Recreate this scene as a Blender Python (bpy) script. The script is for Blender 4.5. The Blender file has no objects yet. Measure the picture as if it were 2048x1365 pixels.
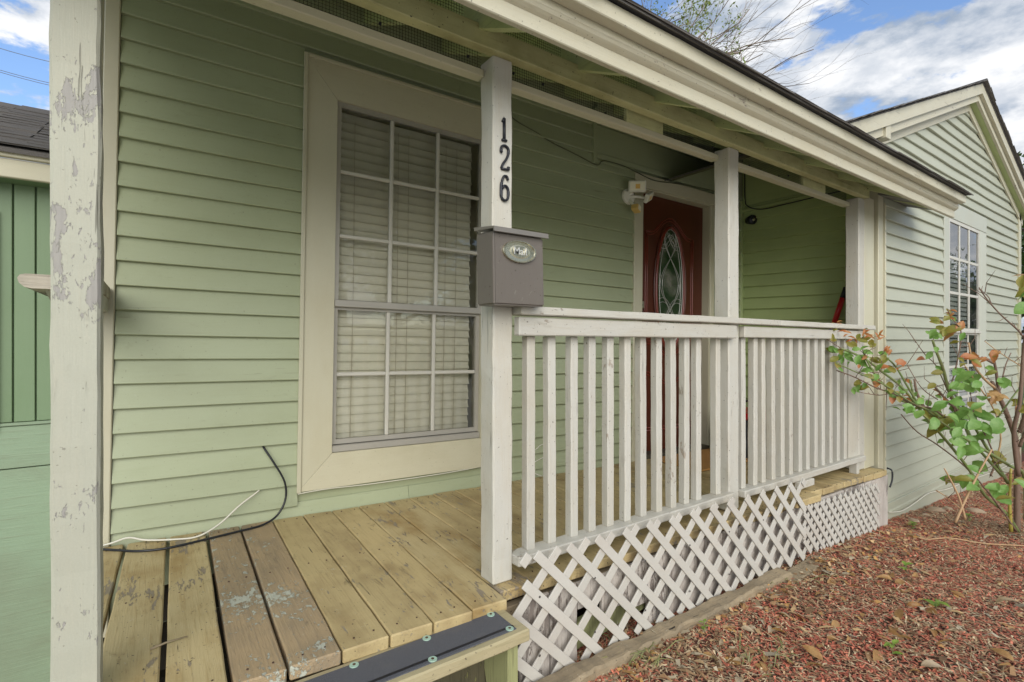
import bpy, bmesh, math, random
import numpy as np
from mathutils import Matrix, Vector, noise as mnoise
random.seed(11); rng = np.random.default_rng(5)
S = bpy.context.scene
COL = S.collection
R = math.radians
# ------------------------------------------------------------------ camera, sky, sun, exposure
YAW = math.atan(1013/1439.)
CAM = Vector((0, 0, .85))
cd = bpy.data.cameras.new('camera'); cam = bpy.data.objects.new('camera', cd); COL.objects.link(cam)
cd.sensor_width = 36; cd.lens = 36*1013/2048; cd.clip_start = .03; cd.clip_end = 2000
cam.location = CAM; cam.rotation_euler = (R(90), 0, -(math.pi/2-math.atan2(1439, 1013)))
S.camera = cam
SUN_EL, SUN_AZ = R(28), R(206)          # azimuth clockwise from +Y
W = bpy.data.worlds.new('World'); S.world = W; W.use_nodes = True
nt = W.node_tree; nt.nodes.clear()
class G:
    """tiny node graph helper"""
    def __init__(s, tree): s.t = tree
    def n(s, typ, ins=None, **kw):
        nd = s.t.nodes.new(typ)
        for k, v in kw.items(): setattr(nd, k, v)
        for k, v in (ins or {}).items():
            i = nd.inputs[k]
            if isinstance(v, bpy.types.NodeSocket): s.t.links.new(v, i)
            else: i.default_value = v
        return nd
    def m(s, op, a, b=0.0, c=0.0, clamp=False):
        nd = s.n('ShaderNodeMath', {0: a, 1: b, 2: c}, operation=op); nd.use_clamp = clamp
        return nd.outputs[0]
    def ss(s, v, lo, hi):
        nd = s.n('ShaderNodeMapRange', {'Value': v, 'From Min': lo, 'From Max': hi}, interpolation_type='SMOOTHSTEP')
        return nd.outputs[0]
    def mix(s, f, a, b, mode='MIX'):
        nd = s.n('ShaderNodeMix', data_type='RGBA', blend_type=mode)
        for i, v in ((0, f), (6, a), (7, b)):
            if isinstance(v, bpy.types.NodeSocket): s.t.links.new(v, nd.inputs[i])
            else: nd.inputs[i].default_value = v if i == 0 else (*v[:3], 1)
        return nd.outputs[2]
    def noise(s, vec, scale, detail=3, rough=.5, dist=0.0):
        return s.n('ShaderNodeTexNoise', {'Vector': vec, 'Scale': scale, 'Detail': detail, 'Roughness': rough, 'Distortion': dist}).outputs[0]
g = G(nt)
sky = g.n('ShaderNodeTexSky', sky_type='NISHITA', sun_disc=False, sun_elevation=SUN_EL, sun_rotation=SUN_AZ, air_density=1.0, dust_density=.6, ozone_density=2.0)
tc = g.n('ShaderNodeTexCoord')
sep = g.n('ShaderNodeSeparateXYZ', {0: tc.outputs['Generated']})
zz = g.m('ADD', g.m('MAXIMUM', sep.outputs[2], 0.0), .30)
px_ = g.m('DIVIDE', sep.outputs[0], zz); py_ = g.m('DIVIDE', sep.outputs[1], zz)
pv = g.n('ShaderNodeCombineXYZ', {0: px_, 1: py_, 2: g.m('MULTIPLY', sep.outputs[2], 2.2)}).outputs[0]
pv = g.n('ShaderNodeVectorMath', {0: pv, 1: (9.3, 4.4, 2.2)}, operation='ADD').outputs[0]
c1 = g.noise(pv, 1.9, 10, .58, .1)
c2 = g.noise(pv, 3.4, 8, .58, .2)
c3 = g.noise(g.n('ShaderNodeVectorMath', {0: pv, 1: (.10, .06, -.10)}, operation='ADD').outputs[0], 1.9, 10, .58, .1)
cov = g.ss(c1, .445, .49)
lit = g.ss(g.m('SUBTRACT', c1, c3), -.06, .05)
br = g.m('MULTIPLY_ADD', g.ss(c2, .42, .58), .5, g.m('MULTIPLY', lit, .5))
cc = g.mix(br, (.34, .42, .54), (.97, .98, 1.0))
cc = g.mix(1.0, cc, (.50, .50, .50), 'MULTIPLY')
skyc = g.mix(1.0, sky.outputs[0], (.095, .10, .11), 'MULTIPLY')
final = g.mix(cov, skyc, cc)
bg = g.n('ShaderNodeBackground', {'Color': final, 'Strength': 1.0})
nt.links.new(bg.outputs[0], g.n('ShaderNodeOutputWorld').inputs[0])
sl = bpy.data.lights.new('sun', 'SUN'); sl.energy = 1.5; sl.angle = R(50); sl.color = (1, .96, .90)
sun = bpy.data.objects.new('sun', sl); COL.objects.link(sun)
sdir = Vector((math.sin(SUN_AZ)*math.cos(SUN_EL), math.cos(SUN_AZ)*math.cos(SUN_EL), math.sin(SUN_EL)))
sun.rotation_euler = sdir.to_track_quat('Z', 'Y').to_euler()
S.view_settings.view_transform = 'Standard'; S.view_settings.look = 'None'
S.view_settings.gamma = 1; S.view_settings.use_curve_mapping = False
S.view_settings.exposure = 1.08
S.render.engine = 'CYCLES'; S.cycles.max_bounces = 10; S.cycles.diffuse_bounces = 8; S.cycles.transparent_max_bounces = 16
# ------------------------------------------------------------------ frames
ca, sa = math.cos(YAW), math.sin(YAW)
def ray(px, py):
    l = (px-1024)/1013.; return Vector((l*ca+sa, -l*sa+ca, (682-py)/1013.))
def atd(px, py, d): return CAM+ray(px, py)*d
def aty(px, py, y): r = ray(px, py); return CAM+r*(y/r.y)
# the old house has settled: its wall, deck and openings sit in a frame rolled 0.9 deg and yawed 1.7 deg
HX = Vector((0.99945038, -0.02884384, -0.01633954)); HY = Vector((0.02884769, 0.99958382, 0)); HZ = Vector((0.0163327, -0.00047136, 0.9998665))
HO = Vector((-.14884, 2.64165, .01859))
MH = Matrix(((HX.x, HY.x, HZ.x, HO.x), (HX.y, HY.y, HZ.y, HO.y), (HX.z, HY.z, HZ.z, HO.z), (0, 0, 0, 1)))
I4 = Matrix.Identity(4)
def T(x, y, z): return Matrix.Translation((x, y, z))
def RX(a): return Matrix.Rotation(a, 4, 'X')
def RY(a): return Matrix.Rotation(a, 4, 'Y')
def RZ(a): return Matrix.Rotation(a, 4, 'Z')
WM = {}
def link(name, me, m, M=I4, parent=None, **props):
    o = bpy.data.objects.new(name, me); COL.objects.link(o)
    if me is not None and m is not None and not me.materials: me.materials.append(m)
    if parent is not None:
        o.parent = parent; o.matrix_parent_inverse = WM[parent].inverted()
    o.matrix_basis = M; WM[o] = M.copy()
    for k, v in props.items(): o[k] = v
    return o
def thing(name, label, cat, M=I4, group=None, me=None, mat=None):
    o = link(name, me, mat, M); o['label'] = label; o['category'] = cat
    if group: o['group'] = group
    return o
# ------------------------------------------------------------------ mesh helpers
_bc = {}
def boxme(dx, dy, dz, bev=.003, mat=None, seg=0, amp=0., seed=0, ax=0):
    """box from 0,0,0 to dx,dy,dz, chamfered; seg/amp: subdivided along axis ax and roughened"""
    key = (round(dx, 4), round(dy, 4), round(dz, 4), bev, mat.name if mat else '', seg, amp, seed, ax)
    if key in _bc: return _bc[key]
    bm = bmesh.new(); bmesh.ops.create_cube(bm, size=1)
    for v in bm.verts: v.co = Vector(((v.co.x+.5)*dx, (v.co.y+.5)*dy, (v.co.z+.5)*dz))
    bev = min(bev, min(dx, dy, dz)*.3)
    if bev > 0: bmesh.ops.bevel(bm, geom=bm.edges[:], offset=bev, segments=1, affect='EDGES')
    if seg:
        L = (dx, dy, dz)[ax]
        for i in range(1, seg):
            co = [0, 0, 0]; co[ax] = L*i/seg; no = [0, 0, 0]; no[ax] = 1
            bmesh.ops.bisect_plane(bm, geom=bm.verts[:]+bm.edges[:]+bm.faces[:], plane_co=co, plane_no=no)
        for v in bm.verts:
            p = v.co*9+Vector((seed*7.3, seed*3.1, 0)); q = v.co*45+Vector((seed*2.3, 5, 1))
            d = Vector((mnoise.noise(p), mnoise.noise(p+Vector((9, 1, 4))), mnoise.noise(p+Vector((3, 7, 2)))))
            e = Vector((mnoise.noise(q), mnoise.noise(q+Vector((9, 1, 4))), 0)) if ax == 2 else Vector((0, mnoise.noise(q), mnoise.noise(q+Vector((9, 1, 4)))))
            dd = d*amp+e*amp*.6; dd[ax] = 0
            v.co += dd
    me = bpy.data.meshes.new('box'); bm.to_mesh(me); bm.free()
    if mat: me.materials.append(mat)
    _bc[key] = me
    return me
def box(name, p0, p1, mat, parent=None, M=I4, bev=.003, seg=0, amp=0, seed=0, ax=0, **props):
    d = [abs(p1[i]-p0[i]) for i in range(3)]; lo = [min(p0[i], p1[i]) for i in range(3)]
    return link(name, boxme(*d, bev, mat, seg, amp, seed, ax), mat, M@T(*lo), parent, **props)
def mesh(verts, faces, mat=None, smooth=False):
    me = bpy.data.meshes.new('m'); me.from_pydata([tuple(v) for v in verts], [], faces); me.update()
    if smooth: me.shade_smooth()
    if mat: me.materials.append(mat)
    return me
def prism(poly, a, b, axis, mat, smooth=False):
    """extrude 2D polygon from a to b along axis; poly in the two other axes (cyclic order)"""
    n = len(poly); vs = []
    for t in (a, b):
        for (u, v) in poly:
            vs.append({'x': (t, u, v), 'y': (u, t, v), 'z': (u, v, t)}[axis])
    fs = [tuple(range(n))[::-1], tuple(range(n, 2*n))]+[(i, (i+1) % n, n+(i+1) % n, n+i) for i in range(n)]
    bm = bmesh.new(); vv = [bm.verts.new(v) for v in vs]
    for f in fs: bm.faces.new([vv[i] for i in f])
    bmesh.ops.recalc_face_normals(bm, faces=bm.faces[:])
    me = bpy.data.meshes.new('p'); bm.to_mesh(me); bm.free()
    if mat: me.materials.append(mat)
    return me
def tubegeo(pts, r, sides=6, flat=1.0, caps=True):
    pts = [Vector(p) for p in pts]; n = len(pts); vs = []; fs = []
    up = Vector((0, 0, 1))
    for i, p in enumerate(pts):
        t = (pts[min(i+1, n-1)]-pts[max(i-1, 0)])
        if t.length < 1e-9: t = Vector((0, 0, 1))
        t.normalize()
        a = t.cross(up)
        if a.length < .2: a = t.cross(Vector((0, 1, 0)))
        a.normalize(); b = a.cross(t)
        rr = r[i] if isinstance(r, (list, tuple)) else r
        for k in range(sides):
            an = 2*math.pi*k/sides
            vs.append(p+(a*math.cos(an)+b*math.sin(an)*flat)*rr)
    for i in range(n-1):
        for k in range(sides):
            fs.append((i*sides+k, i*sides+(k+1) % sides, (i+1)*sides+(k+1) % sides, (i+1)*sides+k))
    if caps: fs.append(tuple(range(sides))[::-1]); fs.append(tuple(range((n-1)*sides, n*sides)))
    return vs, fs
class MB:
    def __init__(s): s.v = []; s.f = []
    def add(s, g_, M=None):
        o = len(s.v); s.v += [M@Vector(v) for v in g_[0]] if M else list(g_[0]); s.f += [tuple(i+o for i in f) for f in g_[1]]; return s
    def boxg(s, a, b, M=None):
        v = [(x, y, z) for x in (a[0], b[0]) for y in (a[1], b[1]) for z in (a[2], b[2])]
        return s.add((v, [(0, 1, 3, 2), (4, 6, 7, 5), (0, 4, 5, 1), (2, 3, 7, 6), (0, 2, 6, 4), (1, 5, 7, 3)]), M)
    def me(s, mat, smooth=False): return mesh(s.v, s.f, mat, smooth)
def smoothpts(P, k=6):
    P = [Vector(p) for p in P]; out = []
    for i in range(len(P)-1):
        p0 = P[max(i-1, 0)]; p1 = P[i]; p2 = P[i+1]; p3 = P[min(i+2, len(P)-1)]
        for j in range(k):
            t = j/k
            out.append(.5*((2*p1)+(p2-p0)*t+(2*p0-5*p1+4*p2-p3)*t*t+(3*p1-p0-3*p2+p3)*t**3))
    out.append(P[-1]); return out
# ------------------------------------------------------------------ materials
def sc(axis, long, cross):
    return {'x': (long, cross, cross), 'y': (cross, long, cross), 'z': (cross, cross, long)}[axis]
def paint(name, col, axis='x', dirt=.25, dirtcol=(.20, .17, .10), peel=0., peelcol=(.30, .27, .24), rough=.55, grain=.25, var=.06, peelscale=(9, 22), bump=.35, speck=.0, crack=0.):
    m = bpy.data.materials.new(name); m.use_nodes = True; m.node_tree.nodes.clear(); g = G(m.node_tree)
    pos = g.n('ShaderNodeNewGeometry').outputs['Position']
    rnd = g.n('ShaderNodeObjectInfo').outputs['Random']
    gr = g.noise(g.n('ShaderNodeVectorMath', {0: pos, 1: sc(axis, 5, 110)}, operation='MULTIPLY').outputs[0], 1.0, 5, .65, .35)
    med = g.noise(pos, 7.0, 5, .6)
    big = g.noise(g.n('ShaderNodeVectorMath', {0: pos, 1: sc(axis, 1.2, 5)}, operation='MULTIPLY').outputs[0], 1.0, 4, .6)
    fine = g.noise(pos, 260.0, 2, .6)
    c = g.mix(g.m('MULTIPLY', g.ss(g.m('ADD', big, g.m('MULTIPLY', med, .5)), .62, 1.05), dirt), col, dirtcol)
    c = g.mix(g.m('MULTIPLY', g.ss(gr, .50, .72), grain*.5), c, dirtcol)
    v = g.m('MULTIPLY_ADD', g.m('SUBTRACT', rnd, .5), var*2, g.m('MULTIPLY_ADD', g.m('SUBTRACT', fine, .5), .12, 1.0))
    vc = g.n('ShaderNodeCombineXYZ', {0: v, 1: v, 2: v}).outputs[0]
    c = g.mix(1.0, c, vc, 'MULTIPLY')
    h = g.m('MULTIPLY_ADD', gr, .5*grain*2, g.m('MULTIPLY', med, .5))
    if speck > 0:
        sp = g.m('MULTIPLY', g.ss(g.noise(pos, 95, 2, .5), .70, .74), speck)
        c = g.mix(sp, c, (.04, .03, .02))
    if crack > 0:
        cr = g.noise(g.n('ShaderNodeVectorMath', {0: pos, 1: sc(axis, 2.2, 62)}, operation='MULTIPLY').outputs[0], 1.0, 3, .55, .25)
        cm = g.m('MULTIPLY', g.ss(cr, .685, .70), g.m('MULTIPLY', g.ss(g.noise(pos, 4.0, 2, .5), .47, .56), crack))
        st = g.noise(g.n('ShaderNodeVectorMath', {0: pos, 1: sc(axis, 6, 18)}, operation='MULTIPLY').outputs[0], 1.0, 5, .7, .6)
        c = g.mix(g.m('MULTIPLY', g.ss(st, .58, .74), crack*.65), c, tuple(x*.45 for x in dirtcol))
        scf = g.noise(pos, 48.0, 3, .7, 1.2)
        c = g.mix(g.m('MULTIPLY', g.ss(scf, .665, .70), crack*.45), c, (.52, .50, .40))
        c = g.mix(cm, c, (.03, .022, .015)); h = g.m('SUBTRACT', h, g.m('MULTIPLY', cm, 1.2))
    if peel > 0:
        pn = g.noise(g.n('ShaderNodeVectorMath', {0: pos, 1: sc(axis, peelscale[0], peelscale[1])}, operation='MULTIPLY').outputs[0], 1.0, 7, .68, .3)
        pa = g.noise(pos, 3.1, 3, .5)
        th = g.m('ADD', pn, g.m('MULTIPLY', g.m('SUBTRACT', pa, .5), .55))
        pm = g.ss(th, .72-peel*.3, .735-peel*.3)
        pn2 = g.noise(g.n('ShaderNodeVectorMath', {0: pos, 1: sc(axis, peelscale[0]*3, peelscale[1]*3)}, operation='MULTIPLY').outputs[0], 1.0, 4, .65, .5)
        pm = g.m('MAXIMUM', pm, g.ss(g.m('ADD', pn2, g.m('MULTIPLY', g.m('SUBTRACT', pa, .5), .8)), .76-peel*.2, .775-peel*.2))
        wc = g.mix(gr, peelcol, tuple(x*.55 for x in peelcol))
        c = g.mix(pm, c, wc)
        h = g.m('SUBTRACT', h, g.m('MULTIPLY', pm, .9))
    bp = g.n('ShaderNodeBump', {'Strength': bump, 'Distance': .003, 'Height': h}).outputs[0]
    b = g.n('ShaderNodeBsdfPrincipled', {'Base Color': c, 'Roughness': rough, 'Normal': bp})
    m.node_tree.links.new(b.outputs[0], g.n('ShaderNodeOutputMaterial').inputs[0])
    return m
def plain(name, col, rough=.5, metal=0., bump=0., bscale=60, emis=None, spec=.5):
    m = bpy.data.materials.new(name); m.use_nodes = True; m.node_tree.nodes.clear(); g = G(m.node_tree)
    pos = g.n('ShaderNodeNewGeometry').outputs['Position']
    n1 = g.noise(pos, bscale, 4, .6); n2 = g.noise(pos, 9, 3, .5)
    v = g.m('MULTIPLY_ADD', n2, .24, .88); c = g.mix(1.0, col, g.n('ShaderNodeCombineXYZ', {0: v, 1: v, 2: v}).outputs[0], 'MULTIPLY')
    ins = {'Base Color': c, 'Roughness': g.m('MULTIPLY_ADD', n1, .2, rough-.1), 'Metallic': metal, 'Specular IOR Level': spec}
    if bump: ins['Normal'] = g.n('ShaderNodeBump', {'Strength': bump, 'Distance': .003, 'Height': n1}).outputs[0]
    b = g.n('ShaderNodeBsdfPrincipled', ins)
    m.node_tree.links.new(b.outputs[0], g.n('ShaderNodeOutputMaterial').inputs[0])
    return m
def vcol(name, rough=.8, trans=0., bump=0.):
    m = bpy.data.materials.new(name); m.use_nodes = True; m.node_tree.nodes.clear(); g = G(m.node_tree)
    a = g.n('ShaderNodeVertexColor', layer_name='Col').outputs[0]
    b = g.n('ShaderNodeBsdfPrincipled', {'Base Color': a, 'Roughness': rough}).outputs[0]
    m.node_tree.links.new(b, g.n('ShaderNodeOutputMaterial').inputs[0]); return m
def leafmat(name, col, col2, rnd=.35):
    m = bpy.data.materials.new(name); m.use_nodes = True; m.node_tree.nodes.clear(); g = G(m.node_tree)
    pos = g.n('ShaderNodeNewGeometry').outputs['Position']; r = g.n('ShaderNodeObjectInfo').outputs['Random']
    f = g.m('ADD', g.m('MULTIPLY', g.ss(g.noise(pos, 28, 3, .6), .35, .65), .5), g.m('MULTIPLY', r, .5))
    c = g.mix(f, col, col2)
    bp = g.n('ShaderNodeBump', {'Strength': .5, 'Distance': .002, 'Height': g.noise(pos, 120, 3, .6)}).outputs[0]
    d = g.n('ShaderNodeBsdfPrincipled', {'Base Color': c, 'Roughness': .45, 'Normal': bp}).outputs[0]
    t = g.n('ShaderNodeBsdfTranslucent', {'Color': g.mix(1.0, c, (1.3, 1.3, .7), 'MULTIPLY')}).outputs[0]
    s = g.n('ShaderNodeMixShader', {0: .3, 1: d, 2: t}).outputs[0]
    m.node_tree.links.new(s, g.n('ShaderNodeOutputMaterial').inputs[0]); return m
def glassmat(name, tint=(.93, .95, .93), dirt=.10):
    m = bpy.data.materials.new(name); m.use_nodes = True; m.node_tree.nodes.clear(); g = G(m.node_tree)
    pos = g.n('ShaderNodeNewGeometry').outputs['Position']
    bp = g.n('ShaderNodeBump', {'Strength': .06, 'Distance': .02, 'Height': g.noise(pos, 3.5, 2, .5)}).outputs[0]
    fr = g.n('ShaderNodeFresnel', {'IOR': 1.6, 'Normal': bp}).outputs[0]
    t = g.n('ShaderNodeBsdfTransparent', {'Color': (*tint, 1)}).outputs[0]
    gl = g.n('ShaderNodeBsdfGlossy', {'Roughness': .01, 'Normal': bp}).outputs[0]
    s = g.n('ShaderNodeMixShader', {0: g.m('MULTIPLY', fr, 1.5, clamp=True), 1: t, 2: gl}).outputs[0]
    d = g.n('ShaderNodeBsdfDiffuse', {'Color': (.5, .48, .4, 1)}).outputs[0]
    s = g.n('ShaderNodeMixShader', {0: g.m('MULTIPLY', g.ss(g.noise(pos, 5, 4, .6), .4, .8), dirt), 1: s, 2: d}).outputs[0]
    m.node_tree.links.new(s, g.n('ShaderNodeOutputMaterial').inputs[0]); return m
GREEN = paint('sage_paint', (.33, .365, .225), 'x', crack=.22, dirt=.22, dirtcol=(.22, .24, .12), rough=.42, grain=.22, var=.035, speck=.25, bump=.25)
GREENY = paint('sage_paint_side', (.37, .44, .19), 'y', dirt=.25, dirtcol=(.17, .21, .09), rough=.45, grain=.2, var=.03, bump=.22)
GREENZ = paint('sage_paint_vertical', (.36, .43, .20), 'z', dirt=.25, dirtcol=(.18, .2, .09), rough=.45, grain=.2, bump=.25)
GREENLIT = paint('sage_paint_lit', (.39, .40, .305), 'x', crack=.2, dirt=.45, dirtcol=(.42, .43, .33), rough=.5, grain=.18, var=.03, bump=.2)  # sage made paler: bright daylight on the gable put into the colour
SHEDG = paint('shed_green', (.16, .235, .125), 'z', dirt=.3, dirtcol=(.12, .2, .08), rough=.5, grain=.25, bump=.25)
SHEDP = paint('shed_green_plywood', (.235, .32, .205), 'x', dirt=.6, dirtcol=(.19, .22, .14), rough=.55, grain=1.0, bump=.4)
CREAM = paint('cream_trim', (.50, .475, .345), 'z', dirt=.25, dirtcol=(.38, .32, .18), rough=.42, grain=.12, var=.03, bump=.2)
CREAMX = paint('cream_trim_long', (.51, .48, .345), 'x', dirt=.3, dirtcol=(.35, .30, .17), rough=.45, grain=.2, var=.03, bump=.25, speck=.3)
WHITEZ = paint('white_paint_upright', (.49, .475, .415), 'z', dirt=.35, dirtcol=(.42, .36, .25), peel=.03, peelcol=(.44, .38, .30), rough=.5, grain=.6, var=.05, bump=.6, speck=.7, crack=.35)
WHITEX = paint('white_paint_long', (.49, .475, .415), 'x', dirt=.40, dirtcol=(.40, .34, .24), peel=.09, peelcol=(.38, .33, .26), rough=.5, grain=.6, var=.04, bump=.6, speck=.7, crack=.4)
FASCIA = paint('fascia_paint', (.52, .49, .37), 'x', dirt=.3, dirtcol=(.45, .38, .22), peel=.03, peelcol=(.35, .3, .24), rough=.5, grain=.45, var=.05, bump=.6, speck=.6, crack=.3)
POSTPEEL = paint('flaking_post_paint', (.41, .41, .325), 'z', dirt=.3, dirtcol=(.48, .44, .33), peel=.30, peelcol=(.40, .38, .34), rough=.6, grain=.35, var=.02, peelscale=(9, 26), bump=.7, speck=.4, crack=.5)
BEAM = paint('beam_paint', (.56, .55, .28), 'x', crack=.6, dirt=.75, dirtcol=(.20, .18, .06), rough=.5, grain=.5, var=.05, bump=.5, speck=.9)
RAFT = paint('rafter_paint', (.56, .62, .32), 'y', dirt=.3, dirtcol=(.12, .12, .05), rough=.55, grain=.4, var=.06, bump=.5, speck=.9)
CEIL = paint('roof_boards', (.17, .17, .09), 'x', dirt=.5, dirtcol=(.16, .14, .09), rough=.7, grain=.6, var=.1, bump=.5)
RAWW = paint('weathered_wood', (.30, .235, .145), 'x', crack=1.0, dirt=.75, dirtcol=(.13, .105, .07), rough=.8, grain=1.0, var=.08, bump=1.0, speck=.8)
RAWT = paint('weathered_tread', (.42, .36, .21), 'x', crack=.5, dirt=.5, dirtcol=(.18, .17, .08), rough=.75, grain=.8, var=.05, bump=.7, speck=.6)
MOSSW = paint('mossy_wood', (.30, .31, .14), 'z', dirt=.7, dirtcol=(.07, .065, .03), peel=.2, peelcol=(.46, .46, .36), rough=.85, grain=.9, var=.05, bump=.9)
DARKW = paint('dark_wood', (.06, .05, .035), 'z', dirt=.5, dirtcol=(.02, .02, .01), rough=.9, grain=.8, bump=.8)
DECK = paint('deck_paint', (.49, .385, .19), 'y', dirt=.85, dirtcol=(.25, .17, .075), peel=.22, peelcol=(.34, .29, .21), rough=.6, grain=.8, peelscale=(7, 30), var=.07, bump=.6, speck=.8, crack=.9)
DECKN = paint('deck_paint_worn', (.48, .385, .20), 'y', dirt=.95, dirtcol=(.27, .165, .05), peel=.30, peelscale=(6, 26), peelcol=(.33, .27, .19), rough=.6, grain=.8, var=.05, bump=.8, speck=.9, crack=1.0)
DECKW = paint('bare_grey_board', (.39, .285, .16), 'y', dirt=.75, dirtcol=(.21, .17, .115), peel=.42, peelcol=(.56, .57, .46), crack=.9, rough=.75, grain=1.0, var=.04, peelscale=(26, 40), bump=1.0, speck=.5)
SKIRT = paint('peeling_skirt', (.50, .46, .41), 'z', dirt=.6, dirtcol=(.22, .18, .15), peel=.42, peelcol=(.27, .23, .20), rough=.75, grain=1.1, var=.05, peelscale=(8, 40), bump=.9)
LATT = paint('lattice_white', (.51, .495, .44), 'x', dirt=.5, dirtcol=(.45, .40, .34), rough=.55, grain=.4, var=.04, bump=.35, speck=.2)
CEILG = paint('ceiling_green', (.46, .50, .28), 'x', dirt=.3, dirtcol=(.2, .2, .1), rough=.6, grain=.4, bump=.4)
SHING = plain('asphalt_shingle', (.125, .115, .105), .9, bump=1.0, bscale=420)
FRAMEW = plain('storm_frame_aluminium', (.38, .36, .31), .4, .2)
MUNT = plain('muntin_white', (.52, .50, .43), .45)
BLIND = plain('blind_slat', (.70, .66, .53), .5)
BLINDW = plain('blind_slat_white', (.62, .64, .62), .5)
CORD = plain('cord', (.5, .44, .33), .8)
MAILB = paint('mailbox_taupe', (.13, .113, .095), 'z', dirt=.25, dirtcol=(.18, .16, .13), rough=.36, grain=.25, var=0, bump=.12, speck=.7, crack=.25)
MAILL = plain('mailbox_lid', (.21, .19, .16), .35, .3, bump=.08, bscale=300)
SILV = plain('badge_nickel', (.50, .47, .34), .28, .9)
BLK = plain('black_iron', (.02, .022, .027), .4, .3, bump=.3, bscale=90)
CABB = plain('black_cable', (.012, .013, .016), .4)
CABW = plain('white_cable', (.62, .60, .50), .5)
CABG = plain('painted_cable', (.10, .11, .06), .5)
DOOR = paint('mahogany_door', (.085, .021, .010), 'z', dirt=.5, dirtcol=(.04, .012, .006), rough=.32, grain=.6, var=.02, bump=.2)
DOORR = paint('mahogany_moulding', (.17, .028, .016), 'z', dirt=.3, dirtcol=(.05, .012, .008), rough=.28, grain=.3, bump=.15)
CAME = plain('zinc_came', (.52, .53, .48), .35, .5)
PLW = plain('lamp_white_plastic', (.70, .68, .58), .4)
PLY = plain('sensor_yellowed', (.62, .42, .13), .5)
LENS = plain('lamp_lens', (.85, .80, .62), .2)
LEDY = plain('led_chip', (.75, .47, .12), .4)
RED = plain('red_plastic', (.50, .015, .02), .35)
BLUE = plain('blue_label', (.05, .07, .30), .4)
GREYP = plain('dark_grey_plastic', (.045, .05, .055), .5)
MAT_O = plain('coir_mat', (.42, .215, .06), .95, bump=1.0, bscale=500)
STONE = plain('garden_stone', (.36, .27, .18), .9, bump=.8, bscale=60)
GRIT = None
def gritmat():
    m = bpy.data.materials.new('grit_tape'); m.use_nodes = True; m.node_tree.nodes.clear(); g = G(m.node_tree)
    pos = g.n('ShaderNodeNewGeometry').outputs['Position']
    n1 = g.noise(pos, 700, 2, .7); n2 = g.noise(pos, 12, 4, .6)
    c = g.mix(g.ss(n1, .56, .70), (.085, .088, .10), (.32, .33, .36))
    c = g.mix(g.m('MULTIPLY', g.ss(n2, .5, .8), .5), c, (.14, .13, .12))
    bp = g.n('ShaderNodeBump', {'Strength': .9, 'Distance': .002, 'Height': n1}).outputs[0]
    b = g.n('ShaderNodeBsdfPrincipled', {'Base Color': c, 'Roughness': .75, 'Normal': bp}).outputs[0]
    m.node_tree.links.new(b, g.n('ShaderNodeOutputMaterial').inputs[0]); return m
GRIT = gritmat()
GRITL = plain('grit_black_line', (.012, .012, .016), .6)
WASH = plain('washer_green', (.35, .50, .40), .6)
GLASS = glassmat('window_glass'); DGLASS = glassmat('door_glass', (.40, .55, .42), .45)
PALEM = plain('interior_wall', (.40, .36, .22), .9)
# ------------------------------------------------------------------ ground
GX = [-60, -1.2, -.3, 1.2, 3.0, 4.0, 4.36, 7.5, 12, 60]; GZ = [-.88, -.86, -.66, -.335, -.37, -.425, -.47, -.64, -.75, -.8]
def gz(x, y=1.0):
    z = float(np.interp(x, GX, GZ))
    return z+.018*mnoise.noise(Vector((x*1.7, y*1.7, 3)))+.006*mnoise.noise(Vector((x*9, y*9, 1)))
def spaced(a, b, lo, hi, fine, n):
    left = a+(lo-a)*(1-np.linspace(1, 0, n)**2.2); mid = np.arange(lo, hi, fine); right = hi+(b-hi)*np.linspace(0, 1, n)**2.2
    return np.unique(np.concatenate([left, mid, right]))
def groundmat():
    m = bpy.data.materials.new('mulch_soil'); m.use_nodes = True; m.node_tree.nodes.clear(); g = G(m.node_tree)
    pos = g.n('ShaderNodeNewGeometry').outputs['Position']
    n1 = g.noise(pos, 55, 6, .7, .6); n2 = g.noise(pos, 3, 4, .6); n3 = g.noise(pos, .9, 4, .6)
    c = g.mix(n1, (.045, .022, .016), (.22, .075, .045))
    c = g.mix(g.m('MULTIPLY', g.ss(n2, .5, .7), .5), c, (.16, .12, .07))
    s = g.n('ShaderNodeSeparateXYZ', {0: pos})
    far = g.ss(s.outputs[1], -1.6, -2.4)
    far = g.m('MAXIMUM', far, g.ss(s.outputs[0], 9.5, 10.5)); far = g.m('MAXIMUM', far, g.ss(s.outputs[0], -.9, -1.2))
    c = g.mix(far, c, g.mix(n1, (.035, .07, .015), (.10, .15, .04)))
    bp = g.n('ShaderNodeBump', {'Strength': 1.0, 'Distance': .02, 'Height': n1}).outputs[0]
    b = g.n('ShaderNodeBsdfPrincipled', {'Base Color': c, 'Roughness': .95, 'Normal': bp}).outputs[0]
    m.node_tree.links.new(b, g.n('ShaderNodeOutputMaterial').inputs[0]); return m
xs = spaced(-400, 400, -2, 10, .08, 16); ys = spaced(-400, 400, -2, 3.2, .08, 16)
vs = [(x, y, gz(x, y)) for y in ys for x in xs]; nx = len(xs)
fs = [(j*nx+i, j*nx+i+1, (j+1)*nx+i+1, (j+1)*nx+i) for j in range(len(ys)-1) for i in range(nx-1)]
link('ground', mesh(vs, fs, groundmat(), True), None, kind='structure')
pm_ = plain('bounce_sheet_pale', (.60, .57, .51), .9, bump=.4, bscale=80)
pxs = [-40, -3, -1.2, -.3, .4, 1.2, 3, 4, 4.36, 7.5, 12, 40]
link('bounce_sheet', mesh([(x, y, float(np.interp(x, GX, GZ))+.035) for y in (-14, -.38) for x in pxs], [(i, i+1, i+13, i+12) for i in range(11)], pm_), None, kind='structure')  # unseen pale ground sheet, added to bounce light up into the porch
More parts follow.
